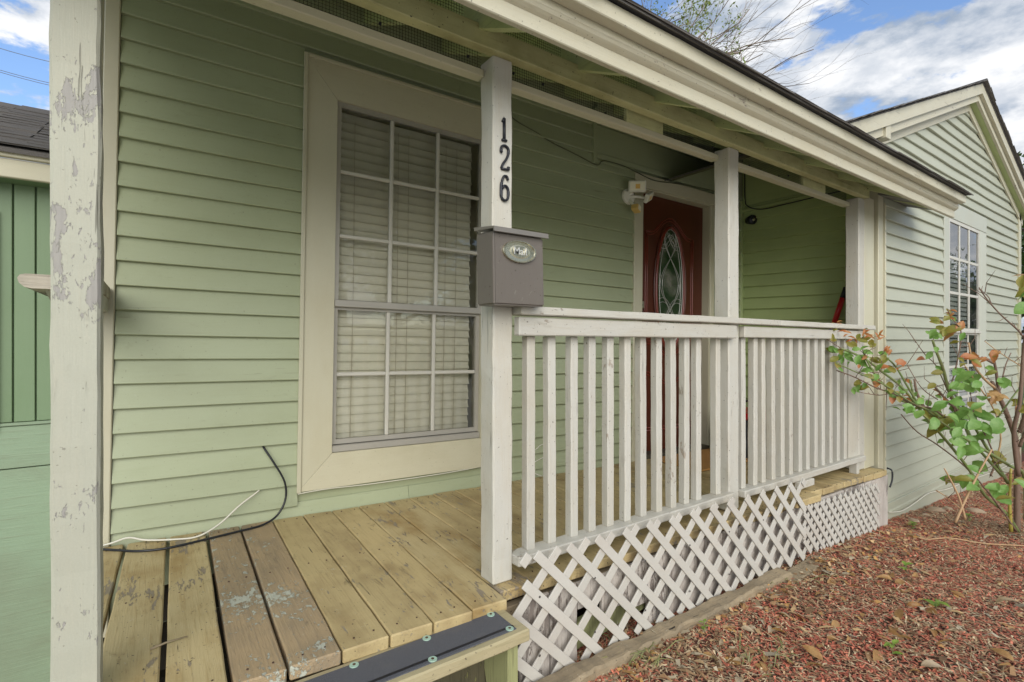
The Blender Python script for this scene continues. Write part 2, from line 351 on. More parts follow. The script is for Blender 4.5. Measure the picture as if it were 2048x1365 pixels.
# mulch chips, straw and bark: loose cover on the ground
def chips(n, x0, x1, yf, palette, weights, L, Wd, name, label=None, lift=.004, tilt=.25, dens=None):
    x = rng.uniform(x0, x1, n*3); lo, hi = yf; y = rng.uniform(lo, hi, n*3)
    keep = (y > .16*x-.35)
    x, y = x[keep][:n], y[keep][:n]; n = len(x)
    z = np.array([gz(a, b) for a, b in zip(x, y)])+lift*rng.uniform(.2, 2.4, n)
    cl = np.array([mnoise.noise(Vector((a*1.3, b*1.3, 7))) for a, b in zip(x, y)])
    th = rng.uniform(0, 2*np.pi, n); l = rng.uniform(L[0], L[1], n)*.5*rng.uniform(.6, 1.2, n); w = rng.uniform(Wd[0], Wd[1], n)*.5
    tz = rng.normal(0, tilt, n); dx = np.cos(th)*l; dy = np.sin(th)*l; dz = tz*l*.6
    px, py = -np.sin(th)*w, np.cos(th)*w; up = w*rng.uniform(.4, 1.3, n)
    c = np.stack([x, y, z], 1); d = np.stack([dx, dy, dz], 1); p = np.stack([px, py, np.zeros(n)], 1); u = np.stack([0*up, 0*up, up], 1)
    bend = np.stack([px*rng.normal(0, 1.5, n), py*rng.normal(0, 1.5, n), up], 1)
    V = np.stack([c-d, c+bend+p, c+d, c+bend-p, c-d*.5+p+u*.4, c+d*.5-p+u*.4], 1).reshape(-1, 3)
    b = np.arange(n)*6
    F = np.concatenate([np.stack([b, b+3, b+4], 1), np.stack([b+4, b+3, b+1], 1), np.stack([b+1, b+3, b+5], 1), np.stack([b+1, b+5, b+2], 1)])
    me = bpy.data.meshes.new(name); me.from_pydata(V.tolist(), [], F.tolist()); me.update()
    pal = np.array(palette); wt = np.array(weights, float)[None, :].repeat(n, 0)
    wt[:, 0] *= np.clip(1.2+2.2*cl, .15, 3); wt[:, 1] *= np.clip(1.2+2.0*cl, .2, 3)
    wt /= wt.sum(1, keepdims=True); cum = wt.cumsum(1); ix = (rng.random(n)[:, None] > cum).sum(1).clip(0, len(pal)-1)
    cols = pal[ix]*rng.uniform(.7, 1.5, (n, 1))
    at = me.color_attributes.new('Col', 'FLOAT_COLOR', 'POINT')
    at.data.foreach_set('color', np.concatenate([cols, np.ones((n, 1))], 1).repeat(6, 0).ravel())
    return me
MUL = vcol('mulch_chip', .85)
PAL = [(.38, .10, .06), (.50, .17, .10), (.27, .12, .065), (.36, .24, .13), (.50, .39, .24), (.16, .095, .05), (.38, .29, .18)]
link('mulch', chips(120000, .7, 9.5, (-.9, 1.5), PAL, [3.6, 3.4, 2.4, 2.9, 1.5, 1.2, .7], (.012, .042), (.003, .0085), 'mulch'), MUL, kind='stuff')
link('dry_straw', chips(5200, .7, 9.0, (-.7, 1.45), [(.50, .38, .22), (.58, .47, .30), (.36, .24, .13)], [2, 2, 2], (.05, .15), (.0014, .003), 'straw', lift=.007, tilt=.12), MUL, kind='stuff')
link('leaf_litter', chips(750, .9, 8.5, (-.3, 1.36), [(.36, .20, .07), (.40, .27, .13), (.26, .15, .07), (.34, .29, .20), (.14, .08, .04)], [2, 2, 2, 1.5, 1], (.035, .075), (.010, .026), 'litter', lift=.008, tilt=.2), MUL, kind='stuff')
link('leaf_litter_edge', chips(420, 1.0, 4.6, (1.10, 1.36), [(.40, .22, .07), (.42, .28, .14), (.26, .16, .08), (.36, .30, .20), (.14, .08, .04)], [2, 2, 2, 1.5, 1], (.03, .07), (.008, .022), 'litter', lift=.008, tilt=.3), MUL, kind='stuff')
# ------------------------------------------------------------------ HOUSE
house = thing('house', 'sage green clapboard house with cream window trim, red front door and pale gable wing', 'house', MH)
def lapme(L, pitch, mat, t0=.004, t1=.027, seg=8, wav=.0015, seed=0, gapend=0.0):
    """one clapboard, local x along, face towards -y, z up from 0 (lower edge) ; slightly wavy"""
    vs = []; top = pitch+.012
    for i in range(seg+1):
        x = L*i/seg
        w = wav*mnoise.noise(Vector((x*1.9+seed*5.1, seed*1.7, 0))); wz = wav*1.2*mnoise.noise(Vector((x*1.3, seed*2.7, 4)))
        vs += [(x, 0, wz), (x, -t1-w+.002, wz), (x, -t1-w, wz+.003), (x, -t0-w*.5, top), (x, 0, top)]
    fs = [(4, 3, 2, 1, 0), tuple(5*seg+k for k in range(5))]
    for i in range(seg):
        a, b = i*5, i*5+5
        for k in range(5): fs.append((a+k, a+(k+1) % 5, b+(k+1) % 5, b+k))
    return mesh(vs, fs, mat)
cnt = [0]
def lap(parent, M, L, pitch, mat, **kw):
    cnt[0] += 1
    return link('siding_board', lapme(L, pitch, mat, seed=cnt[0], **kw), mat, M, parent)
# porch wall (H frame): backing with openings, boards in front
WOP = (.86, 1.73, .28, 2.07)      # window opening s0 s1 t0 t1
DOP = (3.10, 3.905, .02, 2.02)
wb = MB()
def wpan(a, b, c, d): wb.boxg((a, .004, c), (b, .10, d))
wpan(-.1, WOP[0], -.6, 2.9); wpan(WOP[0], WOP[1], -.6, WOP[2]); wpan(WOP[0], WOP[1], WOP[3], 2.9)
wpan(WOP[1], DOP[0], -.6, 2.9); wpan(DOP[0], DOP[1], -.6, DOP[2]); wpan(DOP[0], DOP[1], DOP[3], 2.9); wpan(DOP[1], 4.5, -.6, 2.9)
pw = link('porch_wall', wb.me(GREEN), None, MH, house)
rows = [.046+.1015*i for i in range(-1, 24)]
TOPL = 2.372
random.seed(3)
for i, t in enumerate(rows):
    p = .1015
    if t < 0: t, p = -.03, .076
    segs = []
    inw = t+p > .114 and t < 2.25
    ind = t+p > -.05 and t < 2.13
    xs_ = [0.0]
    segs = [(0., .712 if inw else None)]
    cur = []
    if inw: cur = [(0., .71), (1.885, 3.005 if ind else 4.385)]
    else: cur = [(0., 3.005 if ind else 4.385)]
    if ind: cur.append((3.965, 4.385))
    if t > 2.08: cur = [(a, min(b, 2.60)) for a, b in cur if a < 2.6]
    out = []
    for a, b in cur:      # random butt joints
        if b-a > 1.6 and (i in (0, 22, 23)):
            j = a+random.uniform(.9, b-a-.5); out += [(a, j-.001), (j+.001, b)]
        else: out.append((a, b))
    for a, b in out:
        if t+p > TOPL+.03: continue
        lap(pw, MH@T(a, 0, t), b-a, p, GREEN, seg=max(2, int((b-a)/.25)))
# base strip, frieze ledge and upper boards
box('base_strip', (0, -.024, -.06), (3.0, -.001, -.028), GREEN, pw, MH)
def frieze(name, s0, s1, t0, t1, n, mat=GREEN): return box(name, (s0, -n, t0), (s1, 0.002, t1), mat, pw, MH, bev=.003)
frieze('frieze_board', 0, 2.59, 2.40, 2.445, .045)
frieze('frieze_board', 0, 1.20, 2.449, 2.60, .018); frieze('frieze_board', 1.202, 2.59, 2.449, 2.60, .018)
frieze('frieze_board', 0, 2.59, 2.376, 2.398, .020)
frieze('trim_batten', 2.592, 2.622, 2.11, 2.50, .030)
frieze('frieze_panel', 2.626, 4.38, 2.19, 2.385, .014)
frieze('frieze_board', 2.626, 4.38, 2.388, 2.43, .032); frieze('frieze_board', 2.626, 4.38, 2.434, 2.62, .02)
frieze('frieze_board', 2.626, 4.38, 2.150, 2.187, .026); frieze('frieze_board', 2.626, 3.0, 2.128, 2.147, .018)
frieze('frieze_board', 3.965, 4.38, 2.10, 2.147, .018)
box('corner_strip', (4.345, -.03, -.02), (4.385, .0, 2.14), GREENZ, pw, MH)
# left corner boards of the house
cb = link('corner_board', boxme(.052, .05, 3.4, .004, CREAM), None, MH@T(-.054, -.030, -.45), house)
box('corner_board', (-.105, -.012, -.45), (-.057, .03, 2.95), CREAM, house, MH, bev=.004)
# ---- big window
wf = link('window', None, None, MH, house)
def casing(poly, nm='casing_board', mat=CREAM, a=-.026, b=.0):
    return link(nm, prism(poly, a, b, 'y', mat), None, MH, wf)
ci = (.868, 1.722, .285, 2.058); co = (.708, 1.888, .112, 2.246)
casing([(co[0], co[2]), (co[0], co[3]), (ci[0]-.001, ci[3]), (ci[0]-.001, ci[2])])
casing([(co[1], co[2]), (ci[1]+.001, ci[2]), (ci[1]+.001, ci[3]), (co[1], co[3])])
casing([(co[0]+.001, co[3]), (co[1]-.001, co[3]), (ci[1], ci[3]+.001), (ci[0], ci[3]+.001)], mat=CREAMX)
casing([(co[0]+.001, co[2]), (ci[0], ci[2]-.001), (ci[1], ci[2]-.001), (co[1]-.001, co[2])], mat=CREAMX)
for a in (((co[0]-.004, -.036, co[2]-.004), (co[0]+.016, -.027, co[3]+.004)), ((co[0]+.017, -.036, co[3]-.014), (co[1], -.027, co[3]+.004))):
    box('edge_bead', a[0], a[1], CREAM, wf, MH, bev=.003)
def sash(s0, s1, t0, t1, n0, n1, rail, cols, rws, mat, mm, wfp, M, glass, mw=.018, panes=True, bot=None):
    bot = bot or rail
    f = MB()
    for a, b in (((s0, n0, t0), (s0+rail, n1, t1)), ((s1-rail, n0, t0), (s1, n1, t1)), ((s0+rail, n0, t1-rail), (s1-rail, n1, t1)), ((s0+rail, n0, t0), (s1-rail, n1, t0+bot))): f.boxg(a, b)
    link('sash_frame', f.me(mat), None, M, wfp)
    A, B, Cc, D = s0+rail, s1-rail, t0+bot, t1-rail
    for i in range(1, cols):
        x = A+(B-A)*i/cols; box('muntin', (x-mw/2, n0+.002, Cc), (x+mw/2, n1-.003, D), mm, wfp, M, bev=.003)
    for j in range(1, rws):
        z = Cc+(D-Cc)*j/rws
        for i in range(cols):
            x0 = A+(B-A)*i/cols+(mw/2 if i else 0); x1 = A+(B-A)*(i+1)/cols-(mw/2 if i < cols-1 else 0)
            box('muntin', (x0, n0+.003, z-mw/2), (x1, n1-.004, z+mw/2), mm, wfp, M, bev=.003)
    for i in range(cols):
        for j in range(rws):
            x0 = A+(B-A)*i/cols; x1 = A+(B-A)*(i+1)/cols; z0 = Cc+(D-Cc)*j/rws; z1 = Cc+(D-Cc)*(j+1)/rws
            h = mw/2-.001
            me = mesh([(x0+h*(i > 0), 0, z0+h*(j > 0)), (x1-h*(i < cols-1), 0, z0+h*(j > 0)), (x1-h*(i < cols-1), 0, z1-h*(j < rws-1)), (x0+h*(i > 0), 0, z1-h*(j < rws-1))], [(0, 1, 2, 3)], glass)
            link('pane', me, None, M@T(0, (n0+n1)/2, 0), wfp)
sash(.868, 1.722, 1.032, 2.058, -.014, .014, .022, 3, 3, FRAMEW, MUNT, wf, MH, GLASS, .019)
sash(.868, 1.722, .322, 1.030, .004, .030, .024, 3, 2, FRAMEW, MUNT, wf, MH, GLASS, .019)
box('window_sill', (.868, -.018, .285), (1.722, .05, .318), FRAMEW, wf, MH)
box('meeting_rail', (.870, -.022, 1.020), (1.720, -.0145, 1.055), FRAMEW, wf, MH)
box('window_jamb', (.861, -.02, .285), (.8675, .16, 2.06), CREAM, wf, MH, bev=0); box('window_jamb', (1.7225, -.02, .285), (1.729, .16, 2.06), CREAM, wf, MH, bev=0)
box('window_jamb', (.868, .031, 2.0585), (1.722, .16, 2.065), CREAM, wf, MH, bev=0)
rbx = MB(); rbx.boxg((.70, .55, .1), (1.9, .56, 2.2)); rbx.boxg((.70, .101, .1), (.855, .55, 2.2)); rbx.boxg((1.735, .101, .1), (1.9, .55, 2.2)); rbx.boxg((.70, .101, 2.08), (1.9, .55, 2.2)); rbx.boxg((.7, .101, .1), (1.9, .55, .27))
link('room_backing', rbx.me(PALEM), None, MH, wf)
# blind in the big window
bl = thing('window_blind', 'closed beige venetian blind behind the panes of the big porch window', 'window blind', MH@T(.875, .075, .3))
box('head_rail', (0, -.005, 1.70), (.80, .045, 1.745), BLIND, bl, MH@T(.875, .075, .3))
random.seed(8)
for i in range(37):
    t = .02+.0463*i; Lx = .812+random.uniform(-.010, .006)
    sl_ = prism([(-.001, -.0235), (.0035, -.012), (.005, 0), (.0035, .012), (-.001, .0275), (-.003, .0275), (.0015, .012), (.003, 0), (.0015, -.012), (-.003, -.0235)], 0, Lx, 'x', BLIND) if i == 0 else sl0
    if i == 0: sl0 = sl_
    link('slat', sl_, None, MH@T(.877+random.uniform(-.002, .004), .062, .325+t)@RX(R(-14))@RY(random.uniform(-.0025, .0025)), bl)
for s in (.10, .34, .40, .63, .70):
    link('ladder_cord', MB().add(tubegeo([(s, .0, 0), (s+.004, -.004, .8), (s, 0, 1.70)], .0016, 5)).me(CORD), None, MH@T(.875, .044, .3), bl)
# ---- front door
dr = link('front_door', boxme(.80, .04, 1.985, .003, DOOR), None, MH@T(3.103, .045, .033), house)
DM = MH@T(3.103, .045, .033)
def tube(name, pts, r, mat, M, parent, sides=6, flat=1., smooth=True, **pr):
    return link(name, mesh(*tubegeo(pts, r, sides, flat), mat, smooth), None, M, parent, **pr)
ocx, ocz, oa, ob = .385, 1.275, .155, .475
def ell(a, b, n=40, t0=0, t1=2*math.pi, y=-.006): return [(ocx+a*math.sin(t0+(t1-t0)*i/n), y, ocz+b*math.cos(t0+(t1-t0)*i/n)) for i in range(n+1)]
bm_ = ell(oa, ob, 48)[:-1]
link('oval_glass', mesh([(x, -.004, z) for x, _, z in bm_], [tuple(range(48))[::-1]], DGLASS), None, DM, dr)
link('oval_backing', mesh([(x, -.0015, z) for x, _, z in bm_], [tuple(range(48))[::-1]], plain('door_glass_back', (.10, .16, .09), .35, bscale=30)), None, DM, dr)
tube('oval_frame', ell(oa+.012, ob+.012, 60), .014, DOORR, DM, dr, 8); tube('oval_frame', ell(oa+.034, ob+.034, 60), .008, DOOR, DM, dr, 6)
cm = MB()
def came(pts, r=.0028): cm.add(tubegeo(pts, r, 5))
came(ell(oa-.004, ob-.004, 48)); came(ell(oa*.82, ob*.90, 48), .0024)
for sx in (-1, 1):
    def band(off, w=0):
        P = []
        for i in range(33):
            v = -.98+1.96*i/32; z = ocz+ob*v
            x = sx*(oa*.62+off)*math.cos(v*math.pi*1.15-.25)*math.sqrt(max(0, 1-v*v))**.6
            P.append((ocx+x, -.007, z))
        return P
    came(band(0), .0024); came(band(.022), .0024)
    for k in (0, .03):
        P = []
        for i in range(13):
            q = i/12; x = sx*(oa*.97*(1-q)-oa*.55*q); z = ocz-.10-k*1.1+.10*math.sin(q*math.pi)-(.20*q)
            if ((x/oa)**2+((z-ocz)/ob)**2) < .98: P.append((ocx+x, -.007, z))
        if len(P) > 2: came(P, .0024)
        P = [(p[0], p[1], 2*ocz+.1-p[2]+.13) for p in P]
        P = [p for p in P if ((p[0]-ocx)/oa)**2+((p[2]-ocz)/ob)**2 < .98]
        if len(P) > 2: came(P, .0024)
    came([(ocx+sx*oa*.3*math.cos(a), -.007, ocz+ob*.70+.05*math.sin(a)) for a in [math.pi/2*i/6 for i in range(7)]], .0024)
link('came', cm.me(CAME, True), None, DM, dr)
L_, R_ = .10, .67
def arch(zb, up, s=1, o=0):
    P = [(L_+o, 0, zb)]
    for i in range(25):
        q = i/24; x = L_+.05+(R_-L_-.10)*q
        P.append((x, 0, zb+up*(math.sin(math.pi*min(max((q-.02)/.96, 0), 1))**1.6)))
    P.append((R_-o, 0, zb)); return P
for o, rr in ((0, .007), (.022, .005)):
    Pt = arch(1.70-o, .135, 1, o); Pb = arch(.83+o, -.10, 1, o)
    tube('panel_moulding', Pt+[(R_-o, 0, zz_) for zz_ in (1.4, 1.1, .9)]+Pb[::-1]+[(L_+o, 0, 1.1), (L_+o, 0, 1.4), (L_+o, 0, 1.70-o)], rr, DOORR, DM, dr, 6)
    Pl = [(x, y, 2*.60-z+.0) for x, y, z in arch(.58-o*0, .09, 1, o)]
    tube('panel_moulding', [(L_+o, 0, .16+o), (L_+o, 0, .40), (L_+o, 0, .62-o)]+[(x, 0, .62-o-.085*math.sin(math.pi*(x-L_)/(R_-L_))**1.6) for x, _, z in arch(0, 0, 1, o)]+[(R_-o, 0, .62-o), (R_-o, 0, .40), (R_-o, 0, .16+o), (L_+o, 0, .16+o)], rr, DOORR, DM, dr, 6)
tube('door_knob', [(.055, 0, .96), (.055, -.04, .96)], [.012, .012], SILV, DM, dr, 10)
tube('door_knob', [(.055, -.035, .96), (.055, -.045, .96), (.055, -.065, .96), (.055, -.072, .96)], [.014, .027, .027, .012], SILV, DM, dr, 12)
box('deadbolt', (.030, -.014, 1.10), (.080, .0, 1.155), SILV, dr, DM)
fr = link('door_frame', None, None, MH, house)
box('door_casing', (3.004, -.030, -.03), (3.092, -.001, 2.03), CREAM, fr, MH, bev=.004)
box('door_casing', (3.912, -.030, -.03), (3.963, -.001, 2.03), CREAM, fr, MH, bev=.004)
box('door_casing', (3.002, -.034, 2.032), (3.965, -.001, 2.127), CREAMX, fr, MH, bev=.004, seg=10, amp=.003, ax=0)
box('door_jamb', (3.094, -.022, .02), (3.102, .12, 2.018), CREAM, fr, MH, bev=.001); box('door_jamb', (3.9035, -.022, .02), (3.911, .12, 2.018), CREAM, fr, MH, bev=.001)
box('door_jamb', (3.094, -.022, 2.0195), (3.911, .12, 2.0305), CREAM, fr, MH, bev=.001)
box('threshold', (3.10, -.04, -.012), (3.906, .12, .030), plain('threshold_metal', (.10, .085, .06), .5, .4), fr, MH)
# ---- porch side wall (end of porch) at x = 4.27
sw = link('side_wall', prism([(1.57, -.5), (2.62, -.5), (2.62, 2.60), (1.57, 2.09)], 4.27, 4.34, 'x', GREENY), None, I4, house)
SWM = T(4.27, 2.50, .02)@RZ(R(-90))
for i in range(20):
    t = .045+.0978*i
    L = .935
    M = Matrix.Translation((4.27, 2.505, t+.012))@RZ(R(-90))@RY(R(1.6))
    lap(sw, M, L, .0978, GREENY, seg=4)
box('trim_batten', (4.232, 1.58, 1.985), (4.27, 2.49, 2.01), GREENY, sw)
box('trim_batten', (4.245, 1.58, 2.015), (4.27, 2.49, 2.035), GREENY, sw)
link('side_panel', prism([(1.58, 2.038), (2.49, 2.038), (2.49, 2.50), (1.58, 2.08)], 4.252, 4.27, 'x', GREENY), None, I4, sw)
# ---- gable wing
gw = link('gable_wall', prism([(4.36, -.7), (8.36, -.7), (8.36, 2.34), (6.35, 3.10), (4.36, 2.34)], 1.476, 1.60, 'y', GREENLIT), None, I4, house)
random.seed(21)
SL = .378
def zt(x): return 3.28-SL*abs(x-6.35)
gwin = (5.665, 6.99, -.10, 2.115)
for i in range(-14, 26):
    t = .859+.098*i
    # extent at this row under the rake
    zb = zt(0)
    lim = (3.28-.20-t)/SL-.02
    a, b = max(4.352, 6.35-lim), min(8.36, 6.35+lim)
    if t < -.47: continue
    if b-a < .1: continue
    cur = [(a, b)] if (t >= 2.115-.002) else [(a, gwin[0]-.002), (gwin[1]+.002, b)]
    if t+.098 < gwin[2]: cur = [(a, b)]
    for (p, q) in cur:
        if q-p < .05: continue
        if i in (-5, -6, -7) and q-p > 1: 
            j = p+[.75, .80, .84][i+7]; parts = [(p, j), (j+.002, q)]
        else: parts = [(p, q)]
        for (u, v) in parts:
            wv = .006 if t > 1.95 else .0022
            lap(gw, T(u, 1.4745, t), v-u, .098, GREENLIT, seg=max(2, int((v-u)/.2)), t1=.026, wav=wv)
box('base_trim', (4.36, 1.452, -.66), (8.36, 1.476, -.345), GREENLIT, gw)
box('corner_board', (4.256, 1.462, -.43), (4.348, 1.565, 2.25), CREAM, house, bev=.004)
box('corner_board', (8.34, 1.44, -.66), (8.43, 1.60, 2.46), CREAM, house, bev=.004)
box('corner_board', (4.349, 1.452, -.43), (4.372, 1.4745, 1.86), CREAM, house, bev=.003)
# gable roof with layered rake boards, shingle edge
gr_ = link('gable_roof', None, None, I4, house)
def rake(side, x_end, off0, off1, y0, y1, mat, nm='rake_board', xp=6.35):
    """board parallel to the roof line; off measured down from the top line"""
    x0 = 6.35; x1 = x_end
    poly = [(x0, zt(x0)-off0), (x1, zt(x1)-off0), (x1, zt(x1)-off1), (x0, zt(x0)-off1)]
    return link(nm, prism(poly, y0, y1, 'y', mat), None, I4, gr_)
for xe in (3.3, 8.50):
    rake(0, xe, .012, .105, 1.345, 1.372, FASCIA); rake(0, xe, .095, .165, 1.3735, 1.395, FASCIA)
    if xe > 4: rake(0, xe, .150, .165, 1.396, 1.455, GREENY, 'soffit_board')
    else: rake(0, 4.15, .150, .165, 1.396, 1.455, FASCIA, 'soffit_board')
    rake(0, xe if xe > 4 else 4.25, .166, .235, 1.440, 1.4565, FASCIA, 'frieze_board')
    rake(0, xe, .012, .029, 1.374, 3.9, CEIL, 'roof_sheathing')
box('rake_block', (4.08, 1.355, 2.24), (4.16, 1.44, 2.42), FASCIA, gr_)
box('return_board', (3.4, 1.40, 2.02), (4.08, 1.46, 2.20), FASCIA, gr_)
box('return_board', (4.10, 1.46, 2.0), (4.26, 1.50, 2.28), FASCIA, gr_)
def shingle_me(w, l, seed): 
    bm = bmesh.new(); 
    for (x, y, z) in [(0, 0, 0), (w, 0, 0), (w, l, 0), (0, l, 0), (0, 0, .006), (w, 0, .006), (w, l, .004), (0, l, .004)]:
        bm.verts.new((x+random.uniform(-.004, .004), y+random.uniform(-.006, .006), z+random.uniform(0, .002)))
    bm.verts.ensure_lookup_table()
    for f in [(0, 3, 2, 1), (4, 5, 6, 7), (0, 1, 5, 4), (1, 2, 6, 5), (2, 3, 7, 6), (3, 0, 4, 7)]: bm.faces.new([bm.verts[i] for i in f])
    me = bpy.data.meshes.new('sh'); bm.to_mesh(me); bm.free(); me.materials.append(SHING); return me
random.seed(2)
SH = [shingle_me(.30, .20, i) for i in range(6)]
ang = math.atan(SL)
for side in (-1, 1):
    nrow = 22 if side < 0 else 17
    for k in range(nrow):
        d = .14*k        # distance from ridge down the slope
        x = 6.35+side*(d+.18)*math.cos(ang); z = zt(x)-.008+.003
        for c_ in range(3):
            M = T(x, 1.315+.302*c_+random.uniform(-.008, .008), z)@RY(side*ang)@RZ(R(90) if side < 0 else R(-90))
            # shingle local: width along y world, length along slope
            M = T(x, 1.315+.302*c_+random.uniform(-.01, .006), z+.006)@(RY(ang)@RZ(R(90)) if side > 0 else RY(-ang)@RZ(R(-90))@T(-.30, 0, 0))
            link('shingle', SH[(k+c_) % 6], None, M@RX(R(2.2)), gr_)
for k in range(3): link('ridge_cap', prism([(-.12, -.055), (0, -.006), (.12, -.055), (.12, -.045), (0, .008), (-.12, -.045)], 0, .33, 'y', SHING), None, T(6.35, 1.31+.30*k, 3.29), gr_)
rs = MB()
for side in (-1, 1):
    x1 = 3.2 if side < 0 else 8.52
    P = [(6.35, zt(6.35)-.002), (x1, zt(x1)-.002), (x1, zt(x1)-.010), (6.35, zt(6.35)-.010)]
    for (a, b) in ((0, 1),):
        v = [(P[i][0], y, P[i][1]) for y in (1.34, 4.6) for i in range(4)]
        rs.add((v, [(0, 1, 2, 3), (4, 7, 6, 5), (0, 4, 5, 1), (1, 5, 6, 2), (2, 6, 7, 3), (3, 7, 4, 0)]))
link('roof_covering', rs.me(SHING), None, I4, gr_)
# gable window
g2 = link('window', None, None, I4, house)
GY = 1.4745
def gbox(nm, a, b, mat, **k): return box(nm, a, b, mat, g2, **k)
GC = paint('window_casing_pale', (.46, .47, .385), 'z', dirt=.3, dirtcol=(.42, .40, .30), rough=.5, grain=.2, bump=.3)
gbox('casing_board', (5.667, GY-.024, -.10), (5.800, GY, 1.955), GC); gbox('casing_board', (6.76, GY-.024, -.10), (6.99, GY, 1.955), GC)
gbox('casing_board', (5.667, GY-.026, 1.957), (6.99, GY, 2.113), GC); gbox('casing_board', (5.80, GY-.026, -.10), (6.76, GY, -.01), GC)
sash(5.803, 6.757, .94, 1.955, GY-.020, GY-.002, .030, 3, 3, MUNT, MUNT, g2, I4, GLASS, .026)
sash(5.803, 6.757, -.008, .938, GY-.012, GY+.0, .030, 3, 3, MUNT, MUNT, g2, I4, GLASS, .026)
gbox('window_stool', (5.803, GY-.035, .925), (6.757, GY-.0205, .950), MUNT)
b2 = thing('window_blind', 'white venetian blind behind the gable wall window beside the rose bush', 'window blind', T(5.82, GY, 0))
for i in range(38):
    link('slat', boxme(.60, .002, .030, 0, BLINDW), None, T(5.83, GY+.0005, .03+.0425*i), b2)
box('blind_backing', (5.803, GY+.0012, .0), (6.757, GY+.0015, 1.95), plain('dark_pane_room', (.02, .025, .03), .5), g2, bev=0)
# cable along base of gable wall
gc = smoothpts([(4.38, 1.44, -.40), (4.6, 1.43, -.43), (4.9, 1.435, -.425), (5.2, 1.43, -.40), (5.7, 1.435, -.45), (6.3, 1.43, -.47), (7.2, 1.435, -.52), (8.2, 1.43, -.55)], 5)
thing('grey_cable', 'grey cable sagging along the foot of the pale gable wall', 'cable', I4, me=mesh(*tubegeo(gc, .0035, 6), CABW, True))
# ------------------------------------------------------------------ PORCH
porch = thing('porch', 'raised timber porch with tan deck boards, white posts and overhanging shingle roof', 'porch', T(1.5, 1.4, -.05))
random.seed(5)
gaps = [-.028, .050, .195, .335, .467, .60, .735, .870, 1.004, 1.139, 1.277, 1.414]
while gaps[-1] < 4.36: gaps.append(gaps[-1]+.137)
for i in range(len(gaps)-1):
    a, b = gaps[i], min(gaps[i+1], 4.375)
    gw_ = .013 if i < 4 else .0045
    front = -1.235+random.uniform(-.006, .006) if a < 1.07 else -1.165-.02*random.random()
    if a >= 3.2: front = -1.12-.012*random.random()
    m = DECKW if i in (3, 4) else (DECKN if i in (0, 1, 2, 8, 9) else DECK)
    tilt = random.uniform(-.0035, .0035); dz = random.uniform(-.002, .001)
    box('deck_board', (a+gw_/2, front, -.038), (b-gw_/2, -.030, 0), m, porch, MH@T(0, 0, dz)@T(a, 0, 0)@RY(tilt)@T(-a, 0, 0), bev=.004, seg=14, amp=.0022, seed=i, ax=1)
# nails
nl = MB()
for i in range(len(gaps)-1):
    for n_ in (-.075, -1.19 if gaps[i] < 1.07 else -1.12, -.62):
        for q in (.28, .72):
            s = gaps[i]+(gaps[i+1]-gaps[i])*q+random.uniform(-.008, .008); nn = n_+random.uniform(-.008, .008)
            nl.add(tubegeo([(s, nn, .0), (s, nn, .0022)], [.0030, .0026], 6), MH)
link('nail_heads', nl.me(plain('rusty_nail', (.06, .03, .018), .8)), None, I4, porch, kind='stuff')
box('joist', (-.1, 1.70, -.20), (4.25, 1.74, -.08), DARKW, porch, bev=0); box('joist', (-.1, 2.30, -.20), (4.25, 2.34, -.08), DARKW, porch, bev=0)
box('rim_joist', (-.14, 1.425, -.17), (4.25, 1.460, -.062), RAWW, porch)
# skirt planks behind the lattice
random.seed(9)
x = 1.02; k = 0
while x < 4.20:
    w_ = random.uniform(.12, .15); top = -.047-.0163*(x-1); bot = gz(x, 1.4)-.03
    if 1.26 < x < 1.62: bot = [-.20, -.235, -.15][k % 3]; 
    k += 1
    box('skirt_plank', (x, 1.398, bot), (min(x+w_-.004, 4.25), 1.414, top), SKIRT, porch, bev=.002, seg=6, amp=.003, seed=k, ax=2)
    x += w_
box('brace_board', (0, 0, 0), (1.0, .03, .10), MOSSW, porch, T(1.15, 1.43, -.34)@RY(R(-6)))
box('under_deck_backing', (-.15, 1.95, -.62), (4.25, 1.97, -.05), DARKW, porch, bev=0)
# posts
def post(x0, x1, y0, y1, z0, z1, mat, seed, amp=.002, lean=0):
    return box('porch_post', (0, 0, 0), (x1-x0, y1-y0, z1-z0), mat, porch, T(x0, y0, z0)@RY(lean), bev=.006, seg=44, amp=amp, seed=seed, ax=2)
post(-.187, -.102, 1.472, 1.560, -.45, 2.02, POSTPEEL, 4, .0028)
post(.957, 1.040, 1.472, 1.558, .0, 1.846, WHITEZ, 7, .003)
post(2.387, 2.478, 1.472, 1.558, -.02, 1.841, WHITEZ, 9, .002)
post(3.952, 4.042, 1.472, 1.558, -.04, 1.841, WHITEZ, 12, .002)
box('porch_post', (4.066, 1.482, -.05), (4.235, 1.555, 1.87), CREAM, porch, bev=.004, label='cream flat post beside the gable corner')
# beam, inner strip, mesh
box('beam', (-.30, 1.448, 1.843), (4.06, 1.492, 1.916), BEAM, porch, bev=.003, seg=30, amp=.0015, ax=0)
segs = [(-.30, .9555), (1.042, 2.386), (2.479, 3.951)]
for a, b in segs: box('screen_batten', (a, 1.528, 1.787), (b, 1.572, 1.815), CREAMX, porch, bev=.003, seg=12, amp=.001, ax=0)
for a, b in ((1.70, 1.95), (3.30, 3.60)): box('screen_blocking', (a, 1.535, 1.817), (b, 1.560, 1.90), BEAM, porch)
wm = MB()
for a, b in segs:
    n_ = int((b-a)/.0105)
    for i in range(n_): x = a+.0105*i; wm.add(tubegeo([(x, 1.548, 1.815), (x, 1.548, 2.09)], .00085, 3, caps=False))
    for j in range(26): z = 1.817+.0105*j; wm.add(tubegeo([(a, 1.5485, z), (b, 1.5485, z)], .00085, 3, caps=False))
